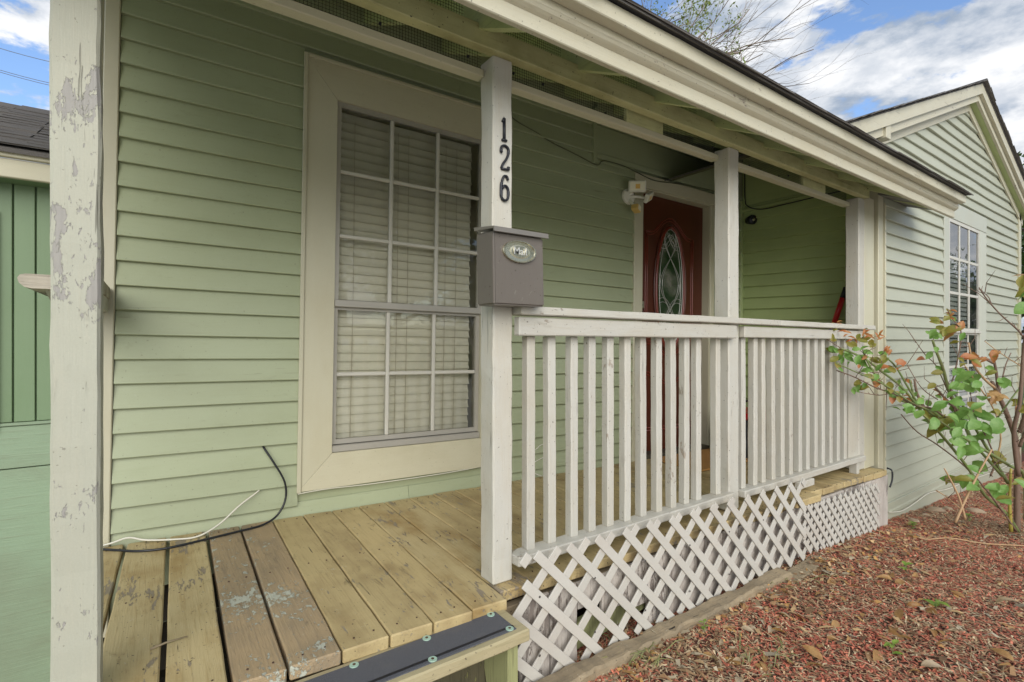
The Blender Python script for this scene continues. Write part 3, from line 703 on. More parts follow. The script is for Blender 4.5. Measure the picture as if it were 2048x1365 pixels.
link('bird_mesh', wm.me(plain('galvanised_wire', (.06, .06, .04), .6, .4)), None, I4, porch, kind='stuff')
sp_ = MB(); random.seed(31)
for i in range(26):      # staples and washers on the screen
    x = -.2+i*.16+random.uniform(-.03, .03); z = random.choice([1.822, 1.826, 1.85]); sp_.add(tubegeo([(x, 1.546, z), (x+.001, 1.540, z)], [.006, .003], 6))
link('screen_tacks', sp_.me(BLK), None, I4, porch, kind='stuff')
# rafters, sheathing, fascia
RS = .50; rang = math.atan(RS)
def zr(y): return 1.925+RS*(y-1.204)         # rafter top line
for i in range(-2, 9):
    x = .884+.4475*i
    poly = [(1.206, zr(1.206)-.152), (1.206, zr(1.206)), (2.66, zr(2.66)), (2.66, zr(2.66)-.12), (1.56, zr(1.56)-.12), (1.50, zr(1.50)-.152)]
    o = link('rafter', prism(poly, x, x+.038, 'x', RAFT), None, I4, porch)
for k in range(9):       # underside boards, each its own
    y0 = 1.17+.17*k; y1 = y0+.166
    poly = [(y0, zr(y0)+.003), (y1, zr(y1)+.003), (y1, zr(y1)+.018), (y0, zr(y0)+.018)]
    xr = 4.82 if y0 < 1.30 else 4.30 
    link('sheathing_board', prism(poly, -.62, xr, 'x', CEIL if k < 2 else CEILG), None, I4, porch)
link('soffit_end', prism([(1.206, 1.80), (1.462, 1.90), (1.462, 1.915), (1.206, 1.815)], 4.24, 4.80, 'x', plain('grey_soffit', (.20, .20, .18), .8, bump=.4)), None, I4, porch)
def fas(nm, y0, y1, z0, z1, x1, mat=FASCIA, s=0): return box(nm, (-.62, y0, z0), (x1, y1, z1), mat, porch, bev=.003, seg=36, amp=.0016, seed=s, ax=0)
fas('fascia_board', 1.182, 1.205, 1.763, 1.850, 4.845, s=1)
fas('fascia_moulding', 1.155, 1.1815, 1.830, 1.888, 4.835, s=2)
link('fascia_cove', prism([(1.1815, 1.811), (1.1815, 1.8295), (1.157, 1.8295), (1.163, 1.822), (1.172, 1.816)], -.62, 4.84, 'x', FASCIA), None, I4, porch)
fas('drip_board', 1.112, 1.1545, 1.853, 1.908, 4.82, s=3)
box('roof_edge', (-.64, 1.100, 1.9083), (4.83, 1.15, 1.9115), GRITL, porch, bev=0)
random.seed(6)
pr = MB(); poly = [(1.09, zr(1.09)+.044), (4.4, zr(4.4)+.044), (4.4, zr(4.4)+.036), (1.09, zr(1.09)+.036)]
link('roof_covering', prism(poly, -.64, 4.10, 'x', SHING), None, I4, porch)
link('roof_covering', prism([(1.09, zr(1.09)+.044), (1.335, zr(1.335)+.044), (1.335, zr(1.335)+.036), (1.09, zr(1.09)+.036)], 4.10, 4.83, 'x', SHING), None, I4, porch)
for r_ in range(4):
    for i in range(19):
        x = -.66+.290*i+(.14 if r_ % 2 else 0); y = 1.078+.130*r_+random.uniform(-.008, .005)
        if x > 4.60 or (y > 1.16 and x > 4.1): continue
        link('shingle', SH[(i+r_) % 6], None, T(x, y, zr(y)+.0445)@RX(rang-.004)@RY(random.uniform(-.01, .01)), porch)
# loose dry leaves stuck behind the beam
# ------------------------------------------------------------------ RAILING
rail = thing('porch_railing', 'white painted wooden porch railing with square balusters and a flat cap', 'railing', T(2.5, 1.48, 0))
def rb(nm, a, b, mat=WHITEX, **k):
    k.setdefault('seg', 24); k.setdefault('amp', .0016); return box(nm, a, b, mat, rail, ax=0, bev=.004, **k)
box('cap_rail', (0, 0, 0), (1.47, .095, .030), WHITEX, rail, T(1.043, 1.423, .943)@RY(R(.28)), bev=.004, seg=20, amp=.0018, ax=0)
box('cap_rail', (0, 0, 0), (.30, .095, .030), WHITEX, rail, T(2.516, 1.424, .936)@RY(R(.3)), bev=.004, seg=8, amp=.0012, ax=0)
box('cap_rail', (0, 0, 0), (1.28, .095, .030), WHITEX, rail, T(2.818, 1.423, .934)@RY(R(.35)), bev=.004, seg=18, amp=.0018, ax=0)
box('under_rail', (0, 0, 0), (1.36, .034, .066), WHITEX, rail, T(1.043, 1.437, .869)@RY(R(.25)), bev=.004, seg=20, amp=.0012, ax=0)
box('under_rail', (0, 0, 0), (1.47, .034, .058), WHITEX, rail, T(2.480, 1.442, .868)@RY(R(.3)), bev=.004, seg=20, amp=.0012, ax=0)
box('bottom_rail', (0, 0, 0), (1.345, .075, .036), WHITEX, rail, T(1.042, 1.440, .052)@RY(R(.2)), bev=.004, seg=24, amp=.003, seed=4, ax=0)
box('bottom_rail', (0, 0, 0), (1.50, .075, .036), WHITEX, rail, T(2.480, 1.440, .040)@RY(R(.35)), bev=.004, seg=24, amp=.002, seed=5, ax=0)
random.seed(14)
bx = [1.123, 1.227, 1.338, 1.434, 1.536, 1.64, 1.742, 1.848, 1.947, 2.044, 2.142, 2.302]
bx2 = [2.529, 2.64, 2.726, 2.834, 2.936, 3.025, 3.138, 3.233, 3.336, 3.429, 3.543, 3.639, 3.743]
bmx = [boxme(.038, .038, .815, .004, WHITEZ, 20, .0012, q, 2) for q in range(4)]
for i, x in enumerate(bx+bx2):
    z0 = .086-.0035*(x-1.04) if i < 12 else .074-.006*(x-2.5)
    link('baluster', bmx[i % 4], None, T(x-.019, 1.4735+random.uniform(-.002, .002), z0)@RY(random.uniform(-.004, .004))@RX(random.uniform(-.003, .003))@Matrix.Diagonal((1, 1, (.868-z0)/.815, 1)), rail)
box('end_board', (3.80, 1.476, .06), (3.95, 1.496, .868), WHITEZ, rail, bev=.003, seg=10, amp=.001, ax=2)
box('spacer_block', (3.03, 1.425, -.005), (3.20, 1.46, .035), WHITEX, rail); box('rail_foot', (3.86, 1.45, -.048), (3.90, 1.50, .03), WHITEX, rail)
# ------------------------------------------------------------------ things on and around the porch
# house numbers
def digit(name, label, strokes, z0, h, wd, xc):
    mb = MB()
    for st in strokes: mb.add(tubegeo(smoothpts([((u-.5)*wd, 0, v*h) for u, v in st], 5) if len(st) > 2 else [((u-.5)*wd, 0, v*h) for u, v in st], .0060, 8, .75))
    return thing(name, label, 'house number', T(xc, 1.4675, z0)@RZ(R(0)), 'black metal house numbers on the post', mb.me(BLK, True))
digit('house_number', 'black metal digit 1, topmost of the house numbers on the porch post', [[(.2, .84), (.5, 1.0)], [(.5, .98), (.5, .02)], [(.12, .02), (.88, .02)], [(.3, .97), (.6, .97)]], 1.552, .078, .026, 1.000)
digit('house_number', 'black metal digit 2, middle one of the house numbers on the post', [[(.06, .72), (.10, .92), (.5, 1.0), (.92, .90), (.94, .70), (.72, .48), (.30, .25), (.08, .06)], [(.06, .03), (.95, .03)], [(.95, .03), (.98, .16)], [(.06, .72), (.16, .70)]], 1.450, .085, .034, 1.002)
digit('house_number', 'black metal digit 6, lowest house number just above the mailbox', [[(.90, .84), (.72, .98), (.36, .95), (.12, .70), (.06, .40), (.10, .12), (.42, .01), (.82, .08), (.95, .30), (.84, .52), (.50, .60), (.16, .46)]], 1.342, .088, .034, 1.002)
# mailbox
MBX = T(.886, 1.363, .968)
mb_ = thing('mailbox', 'brown metal mailbox with sloping lid and oval Mail badge on the porch post', 'mailbox', MBX)
dep, wid, hgt = .108, .212, .245
v = [(0.004, dep, 0), (wid-.004, dep, 0), (wid-.006, .030, 0), (.010, .030, 0), (-.001, dep, hgt), (wid+.001, dep, hgt), (wid, 0, hgt-.012), (.002, 0, hgt-.012)]
# body with bottom slightly shallower than top, vertical folded edges
bm = bmesh.new(); vv = [bm.verts.new(p) for p in [(.004, dep, 0), (wid+.002, dep, 0), (wid+.004, .004, 0), (.006, .004, 0), (0, dep, hgt), (wid-.006, dep, hgt), (wid-.006, 0, hgt-.008), (0, 0, hgt-.008)]]
for f in [(0, 3, 2, 1), (4, 5, 6, 7), (3, 7, 6, 2), (0, 4, 7, 3), (1, 2, 6, 5), (0, 1, 5, 4)]: bm.faces.new([vv[i] for i in f])
bmesh.ops.recalc_face_normals(bm, faces=bm.faces[:])
bmesh.ops.bevel(bm, geom=bm.edges[:], offset=.006, segments=3, affect='EDGES'); me = bpy.data.meshes.new('mb'); bm.to_mesh(me); bm.free(); me.materials.append(MAILB)
link('mailbox_body', me, None, MBX, mb_)
link('mailbox_lid', prism([(dep+.002, hgt+.020), (-.014, hgt+.004), (-.016, hgt-.012), (-.011, hgt-.013), (-.006, hgt-.002), (dep+.002, hgt+.008)], -.006, wid+.004, 'x', MAILL), None, MBX, mb_)
ovc = (.103, -.004, .178)
def ovalme(a, b, prof, n=40):
    V = []; F = []
    for (k, y) in prof:
        for i in range(n): V.append((ovc[0]+a*k*math.cos(2*math.pi*i/n), ovc[1]+y, ovc[2]+b*k*math.sin(2*math.pi*i/n)))
    for j in range(len(prof)-1):
        for i in range(n): F.append((j*n+i, j*n+(i+1) % n, (j+1)*n+(i+1) % n, (j+1)*n+i))
    F.append(tuple((len(prof)-1)*n+i for i in range(n))); return V, F
V, F = ovalme(.068, .037, [(1, .006), (1, -.001), (.97, -.0035), (.90, -.0035), (.86, -.0005), (.62, .0005), (.5, -.0015)])
badge = link('mailbox_badge', mesh(V, F, SILV, False), None, MBX, mb_)
fc = bpy.data.curves.new('mail', 'FONT'); fc.body = 'Mail'; fc.size = .034; fc.extrude = .0009; fc.align_x = 'CENTER'; fc.align_y = 'CENTER'; fc.offset = .0004
fo = bpy.data.objects.new('tmp', fc); COL.objects.link(fo); bpy.context.view_layer.update()
tm = bpy.data.meshes.new_from_object(fo); bpy.data.objects.remove(fo); tm.materials.clear(); tm.materials.append(plain('badge_letters', (.75, .73, .66), .3, .6))
link('badge_lettering', tm, None, MBX@T(ovc[0], ovc[1]-.0028, ovc[2])@RX(R(90)), badge)
# floodlight by the door
FM = MH@T(2.935, -.018, 1.93)
fl = thing('flood_light', 'twin head motion flood light with yellowed sensor beside the red door', 'flood light', FM)
link('mount_plate', mesh(*tubegeo([(0, 0, 0), (0, -.018, 0), (0, -.026, 0)], [.058, .058, .045], 24), PLW, False), None, FM, fl)
def head(M):
    h = box('lamp_head', (-.062, -.018, -.040), (.062, .018, .040), PLW, fl, M, bev=.006)
    box('lens', (-.052, -.0195, -.030), (.052, -.018, .030), LENS, h, M, bev=.0005)
    box('led_chip', (-.014, -.0205, -.018), (.018, -.0197, .014), LEDY, h, M, bev=0)
    return h
head(FM@T(.010, -.085, .058)@RZ(R(-38))@RX(R(8)))
head(FM@T(.125, -.09, .0)@RZ(R(15))@RY(R(-28))@RX(R(30))@Matrix.Scale(.8, 4))
for p in ([(0, -.02, .01), (.015, -.05, .04), (.03, -.07, .055)], [(.01, -.02, 0), (.06, -.05, 0), (.11, -.085, -.01)], [(0, -.02, -.02), (.0, -.05, -.06), (.01, -.06, -.08)]):
    tube('swivel_arm', smoothpts(p, 4), .010, PLW, FM, fl, 8)
box('motion_sensor', (-.035, -.032, -.022), (.035, .022, .022), PLY, fl, FM@T(.012, -.07, -.098)@RZ(R(20))@RY(R(16)), bev=.007)
box('sensor_window', (-.024, -.0335, -.018), (.020, -.032, .018), LENS, fl, FM@T(.012, -.07, -.098)@RZ(R(20))@RY(R(16)), bev=.0006)
# security camera
SM = T(4.245, 2.44, 1.905)
cm_ = thing('security_camera', 'small round black security camera in the inner porch corner', 'camera', SM)
link('camera_body', mesh(*tubegeo([(0, 0, 0), (-.02, -.055, -.005), (-.024, -.066, -.006)], [.030, .042, .038], 20), BLK, True), None, SM, cm_)
link('camera_lens', mesh(*tubegeo([(-.024, -.066, -.006), (-.0255, -.071, -.0065)], [.014, .012], 16), SILV, True), None, SM, cm_)
link('camera_arm', mesh(*tubegeo([(.02, .01, .0), (0, 0, 0)], .010, 8), PLW, True), None, SM, cm_)
# wires on the wall
def wire(name, label, pts, r, mat, k=6, cat='cable'): return thing(name, label, cat, I4, me=mesh(*tubegeo(smoothpts(pts, k), r, 6), mat, True))
def H(s, n, t): return MH@Vector((s, n, t))
wire('wall_wire', 'thin dark wire drooping across the wall towards the door casing', [H(1.80, -.03, 2.30), H(1.948, -.02, 2.237), H(2.1, -.022, 2.20), H(2.233, -.022, 2.165), H(2.45, -.022, 2.13), H(2.61, -.038, 2.092), H(2.66, -.038, 2.128), H(2.727, -.038, 2.14), H(2.88, -.04, 2.138), H(3.03, -.042, 2.115), H(3.2, -.044, 2.095), H(3.45, -.044, 2.118), H(3.8, -.04, 2.145), H(4.2, -.04, 2.15)], .004, CABG)
wire('camera_wire', 'thin black wire looping from the porch corner to the side wall trim', [(4.25, 2.47, 2.40), (4.235, 2.46, 2.10), (4.22, 2.42, 2.02), (4.222, 2.30, 1.972), (4.222, 2.1, 1.972), (4.222, 1.9, 1.976), (4.222, 1.6, 1.982)], .005, CABB)
wire('black_cable', 'black cable curving from the siding down across the deck boards', [H(.555, 0, .350), H(.562, -.030, .335), H(.60, -.05, .27), H(.645, -.055, .18), H(.650, -.06, .10), H(.615, -.075, .035), H(.55, -.10, .008), H(.44, -.13, .006), H(.30, -.165, .006), H(.19, -.185, .006), H(.10, -.165, .007), H(.03, -.115, .008), H(-.04, -.07, .012)], .0048, CABB)
wire('white_cable', 'flat white cable drooping from the siding to the porch corner', [H(.545, 0, .150), H(.535, -.028, .142), H(.46, -.06, .10), H(.38, -.09, .040), H(.30, -.11, .008), H(.22, -.10, .008), H(.12, -.07, .015), H(.06, -.05, .030), H(.0, -.05, .018), H(-.08, -.05, .01)], .0040, CABW)
wire('white_cable', 'thin white cable looping on the wall behind the balusters', [H(1.93, -.02, .155), H(2.10, -.02, .16), H(2.18, -.022, .20), H(2.23, -.022, .19), H(2.22, -.022, .13), H(2.12, -.024, .09), H(2.10, -.03, .04), H(2.16, -.06, .008)], .0028, CABW)
wire('white_cable', 'thin cable tucked along the bottom of the big window trim', [H(.71, -.03, .105), H(.85, -.022, .108), H(1.1, -.022, .102), H(1.5, -.022, .104), H(1.89, -.022, .12)], .0026, CABW)
wire('black_cable', 'short black cable hanging off the porch edge beside the corner', [(4.22, 1.40, -.045), (4.225, 1.372, -.06), (4.22, 1.368, -.12), (4.19, 1.372, -.17)], .006, CABB)
# doormat, red pole, toolbox
thing('doormat', 'orange brown coir doormat on the deck in front of the door', 'doormat', MH@T(3.16, -.50, .004)@RZ(R(1)), me=boxme(.72, .42, .012, .003, MAT_O, 12, .0015, 2, 0))
rp = thing('red_pole', 'red pole tool with blue label leaning against the end wall', 'pole', I4)
p0, p1 = Vector((4.05, 1.98, -.03)), Vector((4.215, 1.655, 1.25)); dv = (p1-p0)
tube('pole_shaft', [p0, p0+dv*.72], .010, plain('steel_pole', (.3, .3, .3), .4, .7), I4, rp, 10)
tube('pole_grip', [p0+dv*.79, p0+dv*.94], .019, RED, I4, rp, 12); tube('pole_label', [p0+dv*.72, p0+dv*.79], .0185, BLUE, I4, rp, 12); tube('pole_end', [p0+dv*.94, p1], .019, BLK, I4, rp, 12)
TB = T(3.62, 2.02, -.045)
tb = thing('toolbox', 'dark grey tool bin with red lid and handle at the porch end', 'toolbox', TB)
box('bin_body', (0, 0, 0), (.36, .30, .30), GREYP, tb, TB, bev=.012); box('bin_lid', (-.012, -.012, .302), (.372, .312, .35), RED, tb, TB, bev=.01)
box('latch', (.13, -.024, .20), (.23, -.012, .31), RED, tb, TB, bev=.004); tube('handle', smoothpts([(.06, .15, .35), (.08, .15, .42), (.28, .15, .42), (.30, .15, .35)], 5), .009, BLK, TB, tb, 8)
box('bin_foot', (-.006, -.006, .0), (.05, .03, .05), RED, tb, TB)
# rail stub left of the post
rst = thing('rail_stub', 'short weathered rail cap on a board left of the flaking corner post', 'rail stub', T(-.25, 2.2, 1.0))
link('rail_cap', prism([(-.356, 1.050), (-.352, 1.034), (-.340, 1.022), (-.322, 1.018), (-.150, 1.018), (-.150, 1.064), (-.338, 1.064), (-.350, 1.060)], 2.20, 2.605, 'y', paint('rail_end', (.50, .45, .36), 'x', dirt=.7, dirtcol=(.12, .1, .07), peel=.35, peelcol=(.2, .16, .12), rough=.8, grain=1, bump=1, speck=1)), None, I4, rst)
box('rail_apron', (-.19, 2.24, .965), (-.155, 2.605, 1.022), WHITEX, rst); link('rail_bracket', prism([(2.25, 1.0225), (2.60, 1.0225), (2.60, .93)], -.30, -.262, 'x', WHITEX), None, I4, rst)
# twig on the deck
thing('twig', 'small brown twig lying across the gap between two deck boards', 'twig', I4, me=mesh(*tubegeo([MH@Vector((.165, -.965, .006)), MH@Vector((.20, -.957, .009)), MH@Vector((.250, -.948, .007))], [.003, .0028, .0015], 6), RAWW, True))
# ------------------------------------------------------------------ STEP
st = thing('wooden_step', 'weathered wooden step with dark grit pad below the deck edge', 'step', T(.5, 1.3, -.06))
box('tread', (-.12, 1.236, -.070), (.940, 1.400, -.032), RAWT, st, bev=.005, seg=30, amp=.0018, ax=0)
box('grit_pad', (-.10, 1.258, -.0315), (.903, 1.378, -.0285), GRIT, st, bev=.0008)
box('pad_seam', (-.10, 1.271, -.0284), (.903, 1.280, -.0276), GRITL, st, bev=0)
for x, y in ((.880, 1.368), (.884, 1.268), (.655, 1.368), (.625, 1.268), (.44, 1.368), (.40, 1.268), (.2, 1.368), (.15, 1.268)):
    link('screw_washer', mesh(*tubegeo([(0, 0, 0), (0, 0, .0022), (0, 0, .0030), (0, 0, .0018)], [.0125, .0125, .009, .0045], 16), WASH), None, T(x, y, -.0284), st)
    link('screw', mesh(*tubegeo([(0, 0, 0), (0, 0, .0030)], [.005, .0042], 8), plain('brown_screw', (.10, .06, .03), .5, .5)), None, T(x, y, -.0276), st)
link('stringer', prism([(1.262, -.072), (1.262, gz(.9)-.05), (1.31, gz(.9)-.05), (1.395, -.21), (1.395, -.072)], .872, .910, 'x', MOSSW), None, I4, st)
box('riser', (-.10, 1.398, -.50), (.955, 1.4225, -.072), paint('dark_mossy_riser', (.085, .075, .04), 'z', dirt=.7, dirtcol=(.02, .02, .01), peel=.22, peelcol=(.20, .20, .07), rough=.9, grain=1.1, bump=1), st)
# ------------------------------------------------------------------ LATTICE
def lattice(label, x0, x1, zf0, zf1, y, pitch, w, th, mat, seed):
    """x0..x1; zf0/zf1(x): bottom/top lines"""
    lp = thing('garden_lattice', label, 'lattice', T((x0+x1)/2, y, zf0((x0+x1)/2)))
    random.seed(seed); px = pitch*math.sqrt(2)
    for fam in (1, -1):
        c = x0-2.0
        while c < x1+2.0:
            c += px
            # line: x = c + s*u, z = u (s = -fam): sample to clip
            inside = []
            for i in range(161):
                u = -.75+1.2*i/160; xx = c-fam*u
                if x0 <= xx <= x1 and zf0(xx) <= u <= zf1(xx): inside.append((xx, u))
            if len(inside) < 4: continue
            a, b = Vector((inside[0][0], 0, inside[0][1])), Vector((inside[-1][0], 0, inside[-1][1]))
            if (b-a).length < .04: continue
            L = (b-a).length; d = (b-a).normalized(); yy = y-(th if fam > 0 else 0)-.0005*fam
            ang_ = -math.atan2(d.z, d.x)
            link('lattice_slat', boxme(round(L, 3), th, w, .001, mat), None, T(a.x, yy+random.uniform(-.0008, .0008), a.z)@RY(ang_+random.uniform(-.004, .004))@T(0, 0, -w/2), lp)
    return lp
lattice('coarse white diamond lattice leaning against the deck edge below the railing', .955, 2.945, lambda x: min(gz(x, 1.37)+.012, -.30), lambda x: (.128-.024*(x-1.05)) if x > 1.0 else (.02 if x > .97 else -.03), 1.362, .0985, .034, .006, LATT, 4)
lattice('fine white lattice panel at the gable end of the porch', 2.95, 4.00, lambda x: -.345-.075*(x-2.95), lambda x: -.072-.034*(x-2.95), 1.372, .0535, .027, .005, LATT, 5)
ns = MB()
for x in (1.07, 1.33, 1.61, 1.9, 2.2, 2.5, 2.8):
    for z in (-.02, -.22): ns.add(tubegeo([(x, 1.356, z-.02*(x-1)), (x, 1.3535, z-.02*(x-1))], [.0045, .003], 7))
thing('lattice_nails', 'grey nail heads holding the coarse lattice to the skirt', 'nails', I4, me=ns.me(plain('nail', (.12, .11, .1), .5, .7)))
# landscape timbers
def timber(label, a, b, w, h, seed, mat=RAWW):
    a, b = Vector(a), Vector(b); L = (b-a).length; an = math.atan2(b.y-a.y, b.x-a.x); sl2 = -math.atan2(b.z-a.z, L)
    thing('landscape_timber', label, 'timber', T(*a)@RZ(an)@RY(sl2), me=boxme(L, w, h, .010, mat, 60, .012, seed, 0))
timber('long split grey timber edging lying along the coarse lattice', (.98, 1.272, -.352), (2.66, 1.290, -.390), .078, .062, 3)
timber('thin dark timber sliver beside the long timber edging', (1.05, 1.232, -.35), (2.15, 1.250, -.372), .030, .024, 6)
timber('short flat grey board lying in the mulch past the long timber', (2.40, 1.22, -.375), (3.05, 1.29, -.375), .085, .018, 8)
# ------------------------------------------------------------------ SHED at left
shed = thing('shed', 'low green board shed with dark shingle roof left of the corner post', 'shed', T(-1.2, 2.8, -.5))
box('shed_wall', (-4, 2.735, -.7), (-.262, 2.80, 1.50), SHEDG, shed, bev=0)
xs2 = -.262
gx = [-.262, -.3215, -.3865, -.4515]
while gx[-1] > -1.6: gx.append(gx[-1]-(.065 if len(gx) % 2 else .078))
for i in range(len(gx)-1): box('wall_board', (gx[i+1]+.0025, 2.720, .535), (gx[i]-.0025, 2.7345, 1.47), SHEDG, shed, bev=.002)
box('ledge_strip', (-4, 2.712, .520), (-.262, 2.7345, .533), SHEDP, shed)
box('lower_board', (-4, 2.715, .357), (-.262, 2.7345, .518), SHEDP, shed, bev=.002); box('lower_board', (-4, 2.718, -.7), (-.262, 2.7345, .353), SHEDP, shed, bev=.002)
box('fascia_board', (-4, 2.60, 1.455), (-.255, 2.622, 1.525), CREAMX, shed); box('fascia_board', (-4, 2.585, 1.527), (-.255, 2.610, 1.555), CREAMX, shed)
box('soffit_board', (-4, 2.623, 1.458), (-.262, 2.72, 1.47), SHEDG, shed)
box('corner_trim', (-.262, 2.70, -.7), (-.205, 2.80, 1.47), CREAM, shed)
dj = box('door_edge', (-.56, 2.700, .50), (-.493, 2.7195, 1.35), plain('shed_door_trim', (.45, .50, .50), .5), shed)
random.seed(4)
for r_ in range(15):
    for i in range(6):
        y = 2.565+.056*r_; x = -.55-.302*i+(.15 if r_ % 2 else 0)
        link('shingle', SH[(i*2+r_) % 6], None, T(x, y, 1.565+.50*(y-2.565))@RX(math.atan(.5)-.035)@RY(random.uniform(-.012, .012)), shed)
link('shed_roof', prism([(2.57, 1.556), (3.45, 1.556+.44), (3.45, 1.54+.44), (2.57, 1.54)], -4, -.25, 'x', SHING), None, I4, shed)
# ------------------------------------------------------------------ power lines
for (ya, yb, lab, yy) in ((93, 119, 'thin power line, highest over the shed roof', 12.0), (137, 161, 'thin power line, middle one over the shed roof', 12.2), (141, 166, 'thin power line, lowest over the shed roof', 12.4)):
    a = aty(-60, ya-15, yy); b = aty(200, yb+24, yy)
    pts = [a+(b-a)*(i/10)-Vector((0, 0, .05*math.sin(math.pi*i/10))) for i in range(11)]
    thing('power_line', lab, 'power line', I4, 'power lines over the shed', mesh(*tubegeo([a+(a-b)*3]+pts+[b+(b-a)*2], .0055, 5), plain('wire_grey', (.16, .17, .19), .6)))
# ------------------------------------------------------------------ fence, trees
fn = thing('wood_fence', 'weathered brown board fence beyond the gable wall corner', 'fence', T(10, 2, -.7))
for i in range(14): box('fence_board', (9.2+.152*i, 1.95, -.8), (9.2+.152*i+.146, 1.97, 1.10+.03*math.sin(i*3.)), paint('fence_wood', (.22, .15, .10), 'z', dirt=.6, dirtcol=(.08, .06, .05), rough=.85, grain=1, bump=.8) if i == 0 else bpy.data.materials['fence_wood'], fn)
box('fence_rail', (9.2, 1.975, .9), (11.3, 2.01, .98), bpy.data.materials['fence_wood'], fn)
BARK = paint('bark', (.16, .125, .09), 'z', dirt=.6, dirtcol=(.06, .05, .04), rough=.9, grain=1, bump=1)
BARKL = plain('pale_twig_bark', (.21, .16, .12), .85)
LEAFT = leafmat('tree_leaf', (.12, .17, .03), (.30, .34, .09)); LEAFD = leafmat('dark_tree_leaf', (.03, .06, .015), (.09, .15, .04))
def branch(mb, p, d, L, r, depth, tips, rnd, spread=.55, up=.12):
    n = 5; pts = [p]; rr = [r]; q = Vector(p); dd = Vector(d)
    for i in range(n):
        dd = (dd+Vector((rnd.gauss(0, .12), rnd.gauss(0, .12), rnd.gauss(0, .12)+up*.15))).normalized()
        q = q+dd*L/n; pts.append(q.copy()); rr.append(r*(1-.55*(i+1)/n))
        if depth > 0 and i >= 1:
            for _ in range(1 if depth > 1 else 1):
                if rnd.random() < .85:
                    ax = dd.cross(Vector((rnd.gauss(0, 1), rnd.gauss(0, 1), rnd.gauss(0, 1)))).normalized()
                    nd = (dd+ax*rnd.uniform(spread*.7, spread*1.5)).normalized()
                    branch(mb, q, nd, L*rnd.uniform(.45, .72), r*(1-.55*(i+1)/n)*.6, depth-1, tips, rnd, spread, up)
    mb.add(tubegeo(pts, rr, 5 if r > .02 else 3, caps=False))
    if depth <= 1: tips += pts[2:]
def leafcloud(tips, n, size, mat, rnd, spread=.12, aspect=.42):
    V = []; F = []
    for _ in range(n):
        c = rnd.choice(tips)+Vector((rnd.gauss(0, spread), rnd.gauss(0, spread), rnd.gauss(0, spread)))
        a = Vector((rnd.gauss(0, 1), rnd.gauss(0, 1), rnd.gauss(-.3, 1))).normalized(); b = a.cross(Vector((rnd.gauss(0, 1), rnd.gauss(0, 1), rnd.gauss(0, 1)))).normalized()
        s = size*rnd.uniform(.6, 1.3); o = len(V)
        V += [c-a*s*.5, c+b*s*aspect*.5, c+a*s*.5, c-b*s*aspect*.5]; F.append((o, o+1, o+2, o+3))
    return mesh(V, F, mat)
# bare-branched tree behind the roof
rnd = random.Random(12)
tb0 = Vector((9.65, 9.71, -.8))
tr = thing('bare_tree', 'half bare tree with thin branches and sparse young leaves above the roof', 'tree', T(*tb0))
tk = MB(); tips = []
tk.add(tubegeo([tb0, tb0+Vector((.05, 0, 4)), tb0+Vector((.2, -.1, 7.6))], [.26, .19, .12], 9))
link('trunk', tk.me(BARK, True), None, I4, tr)
brm = MB(); top = tb0+Vector((.2, -.1, 7.6))
for (ex, ez, dy) in ((1.0, 2.6, -.6), (2.2, 2.2, -.2), (3.3, 1.9, -.2), (3.7, 1.0, .2), (4.4, 1.2, 0), (-.4, 3.2, .3), (-2.0, 2.6, .2), (2.9, 2.6, .5), (1.6, 3.0, .2), (4.0, .4, -.4), (3.6, 2.2, .3), (3.0, 1.3, -.3), (4.8, .8, .2), (2.4, 1.5, .4), (1.4, 1.8, .0), (3.9, 2.9, .2)):
    d = Vector((ex*ca+dy*sa, -ex*sa+dy*ca, ez)); L = d.length*.85
    branch(brm, top+Vector((0, 0, rnd.uniform(-.8, 0))), d.normalized(), L, .06, 3, tips, rnd, .45, .05)
link('branches', brm.me(BARKL), None, I4, tr)
lt = [t for t in tips if rnd.random() < .5 and (t.x*ca-t.y*sa < 5.6)]
link('foliage', leafcloud(lt, 4200, .09, LEAFT, rnd, .10), None, I4, tr, kind='stuff')
# dark tree at right edge, past the gable corner; and one far behind the roof ridge
def bushy(label, base, H_, R_, nb, nl, size, mat, seed):
    rnd = random.Random(seed); base = Vector(base); t = thing('leafy_tree', label, 'tree', T(*base))
    link('trunk', mesh(*tubegeo([base, base+Vector((0, 0, H_*.5)), base+Vector((.1, 0, H_*.8))], [.2, .14, .06], 8), BARK, True), None, I4, t)
    tips = []; mb = MB()
    for i in range(nb):
        a = rnd.uniform(0, 6.28); h = rnd.uniform(.25, .8)*H_
        branch(mb, base+Vector((0, 0, h)), Vector((math.cos(a), math.sin(a), rnd.uniform(.1, .9))).normalized(), R_*rnd.uniform(.6, 1.1), .05, 2, tips, rnd, .6, .1)
    link('branches', mb.me(BARK), None, I4, t)
    link('crown', leafcloud(tips, nl, size, mat, rnd, .28, .55), None, I4, t, kind='stuff')
bushy('dark leafy tree behind the fence at the right edge', (17.6, 3.6, -.8), 5.4, 2.2, 16, 22000, .14, LEAFD, 3)
bushy('small leafy treetop rising behind the far slope of the gable roof', (13.2, 5.1, -.8), 6.2, 1.0, 9, 5000, .12, LEAFD, 8)
bushy('broad leafy tree across the street, mirrored in the big porch window', (6.5, -13, -.6), 7.5, 3.4, 22, 26000, .20, LEAFD, 21)
bushy('leafy tree down the street, mirrored in the gable wall window', (24, -2.6, -.7), 3.3, 1.8, 14, 12000, .18, LEAFD, 22)
